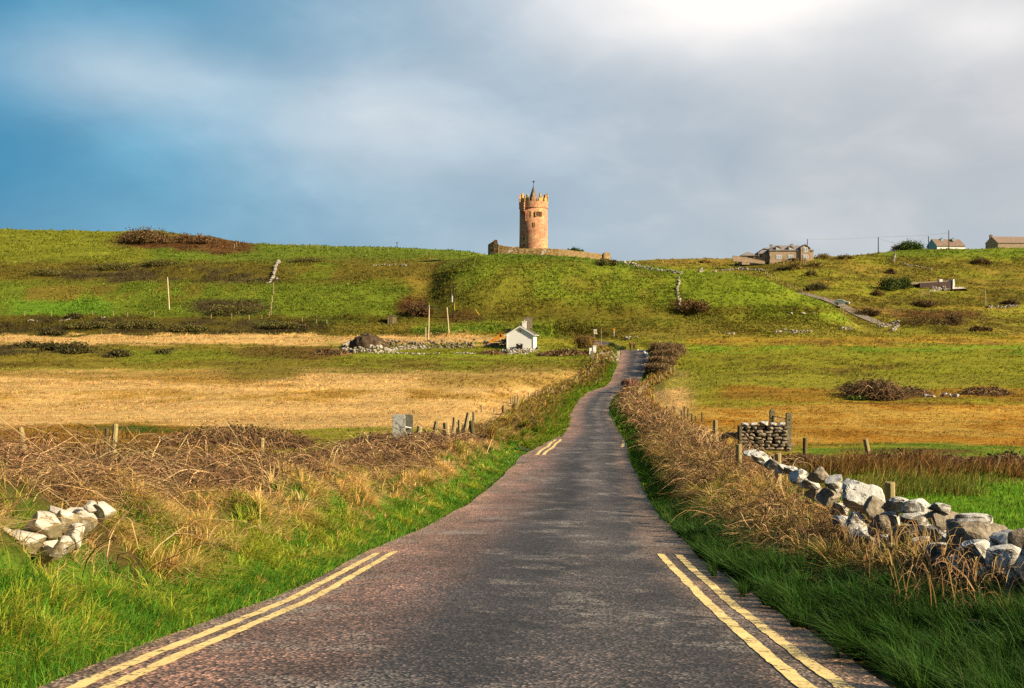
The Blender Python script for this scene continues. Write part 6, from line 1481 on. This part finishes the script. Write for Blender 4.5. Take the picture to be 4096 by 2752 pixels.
def gable_house(name, label, X0, Xg, X1, Ye, Yr, Yb, d, wallm, roofm, chim, chm, gablem=None, cat='house'):
    """gable end to the left, long roof running right, as seen from below"""
    kk = d / F / 13.4; o = thing(name, label, cat, P(z5(X0), z5y(Yb), d)); fx = lambda X_: (X_ - X0) * kk; fz = lambda Y_: (Yb - Y_) * kk
    gw_, L_ = fx(Xg), fx(X1) - fx(Xg); ap = gw_ * .5
    V = [(0, 2.0, -2), (gw_, 0, -2), (fx(X1), 0, -2), (fx(X1), 5, -2), (gw_ * .2, 6, -2)]
    # gable wall from the rear-left corner to the front corner, then the long front wall
    A_, B_, C_, D_ = (0, 3.0), (gw_, 0), (fx(X1), 1.0), (fx(X1) - gw_, 6.0)
    ze, zr2 = fz(Ye), fz(Yr); ridge0 = (ap, 1.5); ridge1 = (fx(X1) - ap, 3.2)
    V = [(*A_, -2), (*B_, -2), (*C_, -2), (*D_, -2), (*A_, ze), (*B_, ze), (*C_, ze), (*D_, ze), (*ridge0, zr2), (*ridge1, zr2)]
    MB().add(V, [(1, 2, 6, 5), (2, 3, 7, 9, 6), (3, 0, 4, 7)]).build('wall', wallm, o)
    MB().add(V, [(0, 1, 5, 8, 4)]).build('gable_wall', gablem or wallm, o)
    R_ = [(V[5][0] - .15, V[5][1] - .3, ze - .15), (V[6][0] + .2, V[6][1] - .3, ze - .15), (ridge1[0] + .2, ridge1[1], zr2 + .12), (ridge0[0] - .15, ridge0[1], zr2 + .12), (V[7][0] + .2, V[7][1] + .3, ze - .15), (V[4][0] - .15, V[4][1] + .3, ze - .15)]
    ro_ = MB().add(R_, [(0, 1, 2, 3), (3, 2, 4, 5)]).build('roof', roofm, o)
    md = ro_.modifiers.new('thick', 'SOLIDIFY'); md.thickness = .12; md.offset = -1
    for xc, yt in chim:
        m_ = MB(); m_.box((fx(xc), 2.0, (fz(yt) + zr2 - .6) / 2), (1.0, .9, fz(yt) - zr2 + .6)); m_.box((fx(xc), 2.0, fz(yt)), (1.2, 1.1, .16)); c_3 = m_.build('chimney', chm, o)
        MB().tube([(fx(xc), 2.0, fz(yt)), (fx(xc), 2.0, fz(yt) + .45)], .18, 6).build('chimney_pot', M_metal_dark, c_3)
    return o
M_blue = plain('pale_blue_wash', (.22, .52, .66), (.20, .48, .62), 2, .9)
gable_house('blue_gabled_house', 'brown-roofed house with a pale blue gable and two pale chimneys on the skyline', 1068, 1168, 1560, 280, 187, 300, 424, M_white, M_warmroof, ((1257, 176), (1412, 176)), plain('pale_blue_chimney', (.45, .60, .68), None, 3), M_blue)
gable_house('long_brown_house', 'long brown-roofed house with one gable chimney at the right end of the skyline', 1862, 1985, 2620, 236, 153, 275, 426, plain('tan_render', (.42, .32, .22), None, 1.5), plain('dull_brown_roof', (.27, .20, .16), (.22, .165, .13), 1.0, .85), ((1920, 133),), plain('brown_chimney', (.32, .22, .15), None, 3))
# low cottage on the right slope
pl_ = R(z5(1130), z5y(858), 300); dl = pl_.y
lc = thing('low_cottage', 'low dark-walled cottage with a white chimney and white gable edge on the right slope', 'cottage', pl_); kk = dl / F / 13.4
lx = lambda X_: (X_ - 1130) * kk
lz = lambda Y_: (858 - Y_) * kk
MB().prism([(lx(940), -.6), (lx(1380), -.6), (lx(1380), lz(752)), (lx(940), lz(778))], 0, 5).build('wall', plain('plum_stone', (.13, .085, .07), (.06, .04, .035), 1.2, .95, .5), lc)
MB().prism([(lx(835), lz(795)), (lx(1385), lz(768)), (lx(1385), lz(742)), (lx(835), lz(768))], 1.0, 5.4).build('roof', plain('pale_thatch', (.42, .36, .27), (.30, .24, .17), 2, .95), lc)
m_ = MB(); m_.box((lx(1234), 1.2, lz(748)), (42 * kk, .9, 46 * kk)); m_.build('chimney', M_white, lc)
MB().prism([(lx(1372), -.4), (lx(1392), -.4), (lx(1402), lz(790)), (lx(1396), lz(725)), (lx(1378), lz(728))], -.25, 5.3).build('gable_edge', M_white, lc)
rubble('rounded pale retaining wall in front of the low cottage', [(z5(1085), z5y(885), z5(1240), z5y(880), 1.6), (z5(1240), z5y(880), z5(1275), z5y(885), 2.2), (z5(740), z5y(845), z5(760), z5y(845), 1.0)], .55, 8, M_rubble, dmin=285)
fg = R(z5(995), z5y(940), 280); kk = fg.y / F / 13.4
fgt = thing('field_gate', 'pale five-barred gate in the bank below the low cottage', 'gate', fg)
for zz in (6, 18, 30, 42, 54): MB().box((0, 0, zz * kk), (145 * kk, .06, .09)).build('bar', M_post, fgt)
for xx in (-72, 72): MB().box((xx * kk, 0, 28 * kk), (.14, .14, 64 * kk)).build('post', M_post, fgt)

# ------------------------------------------------------------------ white car on the hill road
M_car = plain('white_car_paint', (.80, .80, .80), (.78, .78, .78), 1, .3); M_tyre = plain('tyre_rubber', (.02, .02, .02), None, 5, .9)
pc = R(840.5, 307.5, 284)
car = thing('parked_car', 'white car half hidden by the bank on the hill road', 'car', pc + Vector((.2, -.6, .75)), math.radians(-24))
body = [(-2.1, .30), (2.05, .30), (2.12, .62), (1.95, .82), (1.05, .95), (.35, 1.42), (-1.15, 1.46), (-1.85, 1.05), (-2.1, .95)]
MB().prism(body, -.82, .82).build('body', M_car, car, .06)
MB().prism([(.6, 1.12), (.28, 1.30), (-.9, 1.31), (-1.1, 1.13)], -.83, .83).build('side_window', M_glass, car)
MB().add([(.95, -.6, 1.04), (.95, .6, 1.04), (.48, .55, 1.35), (.48, -.55, 1.35)], [(0, 1, 2, 3)]).build('windscreen', M_glass, car)
for sx in (-1.3, 1.3):
    for sy in (-.78, .78):
        wh_ = MB().tube([(sx, sy - .1, .31), (sx, sy + .1, .31)], .31, 16).build('wheel', M_tyre, car); MB().tube([(sx, sy - .11, .31), (sx, sy + .11, .31)], .18, 10).build('rim', M_steel, wh_)
for sy in (-.6, .6): MB().box((2.08, sy, .68), (.08, .3, .14)).build('headlight', M_glass, car)

# ------------------------------------------------------------------ two walkers
def skin(name, pts, edges, mat, parent, sub=1):
    """pts: name -> (xyz, radius)"""
    me = bpy.data.meshes.new(name); ks = list(pts); ix = {k_: i for i, k_ in enumerate(ks)}
    me.from_pydata([pts[k_][0] for k_ in ks], [(ix[a_], ix[b_]) for a_, b_ in edges], [])
    o = link(bpy.data.objects.new(name, me), parent)
    o.modifiers.new('skin', 'SKIN').use_smooth_shade = True
    for k_, v in zip(ks, me.skin_vertices[0].data): v.radius = (pts[k_][1],) * 2 if not isinstance(pts[k_][1], tuple) else pts[k_][1]
    me.skin_vertices[0].data[0].use_root = True
    s_ = o.modifiers.new('sub', 'SUBSURF'); s_.levels = s_.render_levels = sub
    me.materials.append(mat); return o
M_skin = plain('skin', (.50, .30, .21), None, 5, .6); M_hair = plain('dark_hair', (.04, .025, .015), None, 9, .8)
def walker(label, p, ht, rz, jacket, trousers, stride, elbow, pack=None):
    o = thing('person', label, 'person', p, rz); s_ = ht / 1.75
    J = {'pelvis': ((0, 0, .95), .125), 'waist': ((0, 0, 1.10), .125), 'chest': ((0, -.01, 1.32), (.165, .12)), 'neck': ((0, 0, 1.49), .055), 'headbase': ((0, .02, 1.57), .075), 'head': ((0, .02, 1.66), .095), 'crown': ((0, .01, 1.735), .06), 'nose': ((0, .115, 1.635), .016)}
    E = [('pelvis', 'waist'), ('waist', 'chest'), ('chest', 'neck'), ('neck', 'headbase'), ('headbase', 'head'), ('head', 'crown'), ('head', 'nose')]
    for sd_, q in ((-1, 'l'), (1, 'r')):
        st_ = stride * sd_
        J[q + 'hip'] = ((.09 * sd_, 0, .90), .095); J[q + 'knee'] = ((.10 * sd_, .10 + st_ * .12, .50), .062); J[q + 'ankle'] = ((.10 * sd_, st_ * .22 - (.10 if st_ < 0 else 0), .09 + (.06 if st_ < 0 else 0)), .045); J[q + 'toe'] = ((.11 * sd_, st_ * .22 + .14, .04), .04)
        J[q + 'shoulder'] = ((.185 * sd_, -.01, 1.42), .062); J[q + 'elbow'] = ((.27 * sd_, -.03 - st_ * .08, 1.16), .046); J[q + 'wrist'] = (((.24 + elbow) * sd_, .06 - st_ * .16, .94), .033); J[q + 'palm'] = (((.235 + elbow) * sd_, .075 - st_ * .17, .87), .034)
        E += [('pelvis', q + 'hip'), (q + 'hip', q + 'knee'), (q + 'knee', q + 'ankle'), (q + 'ankle', q + 'toe'), ('chest', q + 'shoulder'), (q + 'shoulder', q + 'elbow'), (q + 'elbow', q + 'wrist'), (q + 'wrist', q + 'palm')]
        bx_, by_, bz_ = J[q + 'palm'][0]
        for fi, (dy, ln_) in enumerate(((.035, .065), (.012, .08), (-.012, .075), (-.034, .058))):
            J[q + f'f{fi}a'] = ((bx_, by_ + dy, bz_ - ln_ * .6), .010); J[q + f'f{fi}b'] = ((bx_ - .012 * sd_, by_ + dy + .008, bz_ - ln_), .008); E += [(q + 'palm', q + f'f{fi}a'), (q + f'f{fi}a', q + f'f{fi}b')]
        J[q + 'thumb'] = ((bx_ - .02 * sd_, by_ + .055, bz_ - .02), .010); E.append((q + 'palm', q + 'thumb'))
    sc2 = lambda D: {k_: (tuple(c_4 * s_ for c_4 in v[0]), tuple(r_ * s_ for r_ in v[1]) if isinstance(v[1], tuple) else v[1] * s_) for k_, v in D.items()}
    J = sc2(J)
    bd = skin('body', J, E, M_skin, o)
    def sub(keys, grow, name, mat):
        ed = [e for e in E if e[0] in keys and e[1] in keys]
        return skin(name, {k_: (J[k_][0], tuple(r_ * grow for r_ in J[k_][1]) if isinstance(J[k_][1], tuple) else J[k_][1] * grow) for k_ in keys}, ed, mat, o)
    sub(['pelvis', 'waist', 'chest', 'lshoulder', 'lelbow', 'lwrist', 'rshoulder', 'relbow', 'rwrist'], 1.28, 'jacket', jacket)
    sub(['pelvis', 'lhip', 'lknee', 'lankle', 'rhip', 'rknee', 'rankle'], 1.2, 'trousers', trousers)
    hr = skin('hair', {'a': ((0, -.015 * s_, 1.65 * s_), .098 * s_), 'b': ((0, 0, 1.745 * s_), .075 * s_)}, [('a', 'b')], M_hair, o)
    for q in 'lr': skin('shoe', {'a': (Vector(J[q + 'ankle'][0]) - Vector((0, .02, .03)), .055), 'b': (Vector(J[q + 'toe'][0]), .048)}, [('a', 'b')], M_dk, o)
    if pack:
        pk = MB(); pk.box((0, -.24 * s_, 1.24 * s_), (.34, .22, .50), taper=.85); po_ = pk.build('backpack', pack, o, .05)
        for sd_ in (-1, 1): MB().tube([(.12 * sd_, -.16, 1.42 * s_), (.13 * sd_, .02, 1.50 * s_), (.13 * sd_, .15, 1.36 * s_), (.13 * sd_, .02, 1.08 * s_)], .022, 5).build('strap', pack, po_)
    return o
dW = 209.5
def onroad(px, d):
    x = (px - CX) / F * d; return Vector((x, d, float(np.interp(d, rs, RZ)) + .045))
walker('taller walker from behind in a dark red jacket with a tan backpack', onroad(630.3, 208.6), 1.80, .05, plain('dark_red_cloth', (.10, .028, .02), None, 6), plain('brown_trousers', (.07, .035, .022), None, 6), .9, .05, plain('tan_pack', (.26, .14, .06), None, 6))
walker('shorter walker from behind in a red jacket and black trousers', onroad(634.2, 207.9), 1.66, -.05, plain('red_cloth', (.17, .035, .02), None, 6), plain('black_trousers', (.012, .012, .012), None, 6), -.9, .10)

# ------------------------------------------------------------------ dead stalks in front of the boulder wall
zr2x = lambda X_: (3300 + X_ / 1.378) / 4
zr2y = lambda Y_: (1850 + Y_ / 1.378) / 4
for q, (X_, Y_, d, n_, hgt, ln_, lab) in enumerate(((440, 770, 9.6, 6, .78, -.22, 'tan dead weed stalks leaning left before the boulder wall'), (615, 815, 9.0, 5, .80, -.20, 'branching brown dead weed in front of the biggest boulder'), (745, 790, 8.9, 4, .62, -.10, 'short dead weed beneath the large flat boulder'), (110, 470, 13.4, 5, .62, -.15, 'dead weed clump by the gap in the boulder wall'), (260, 560, 11.6, 5, .62, -.2, 'upright straw-coloured weed before the middle boulders'), (860, 700, 8.6, 5, .5, .1, 'sparse weed stalk under the right-hand boulders'))):
    p = G(zr2x(X_), d); o = thing('dead_weed', lab, 'dead plant', p, 0, 'dead weeds along the boulder wall')
    nb = n_
    a = rng.normal(0, .5, nb); a2 = rng.normal(0, .35, nb)
    stems('stems', rng.normal(0, .04, nb), rng.normal(0, .04, nb), np.full(nb, hgt * .55), a + ln_ * 1.5, a2, hgt * (.7 + .45 * rng.random(nb)), np.full(nb, .005), mixcol(nb, ((.36, .23, .09), (.25, .15, .06), (.16, .09, .04)), (3, 3, 2), .15), z=np.zeros(nb) - .05, npt=9, wig=.05, sag=.1, parent=o, kind=None)
    nb = n_ * 5; f = .3 + .5 * rng.random(nb); k = rng.integers(0, n_, nb)
    x0 = (a[k] + ln_ * 1.5) * hgt * .55 * f; y0 = a2[k] * hgt * .55 * f
    stems('side_shoots', x0, y0, np.full(nb, hgt * .2), rng.normal(0, .8, nb), rng.normal(0, .5, nb), hgt * .22 * (.5 + rng.random(nb)), np.full(nb, .0038), mixcol(nb, ((.46, .30, .12), (.36, .22, .09)), (4, 3), .15), z=hgt * .95 * np.sin(np.pi * f * .82) ** .8, npt=5, wig=.06, sag=.0, parent=o, kind=None)
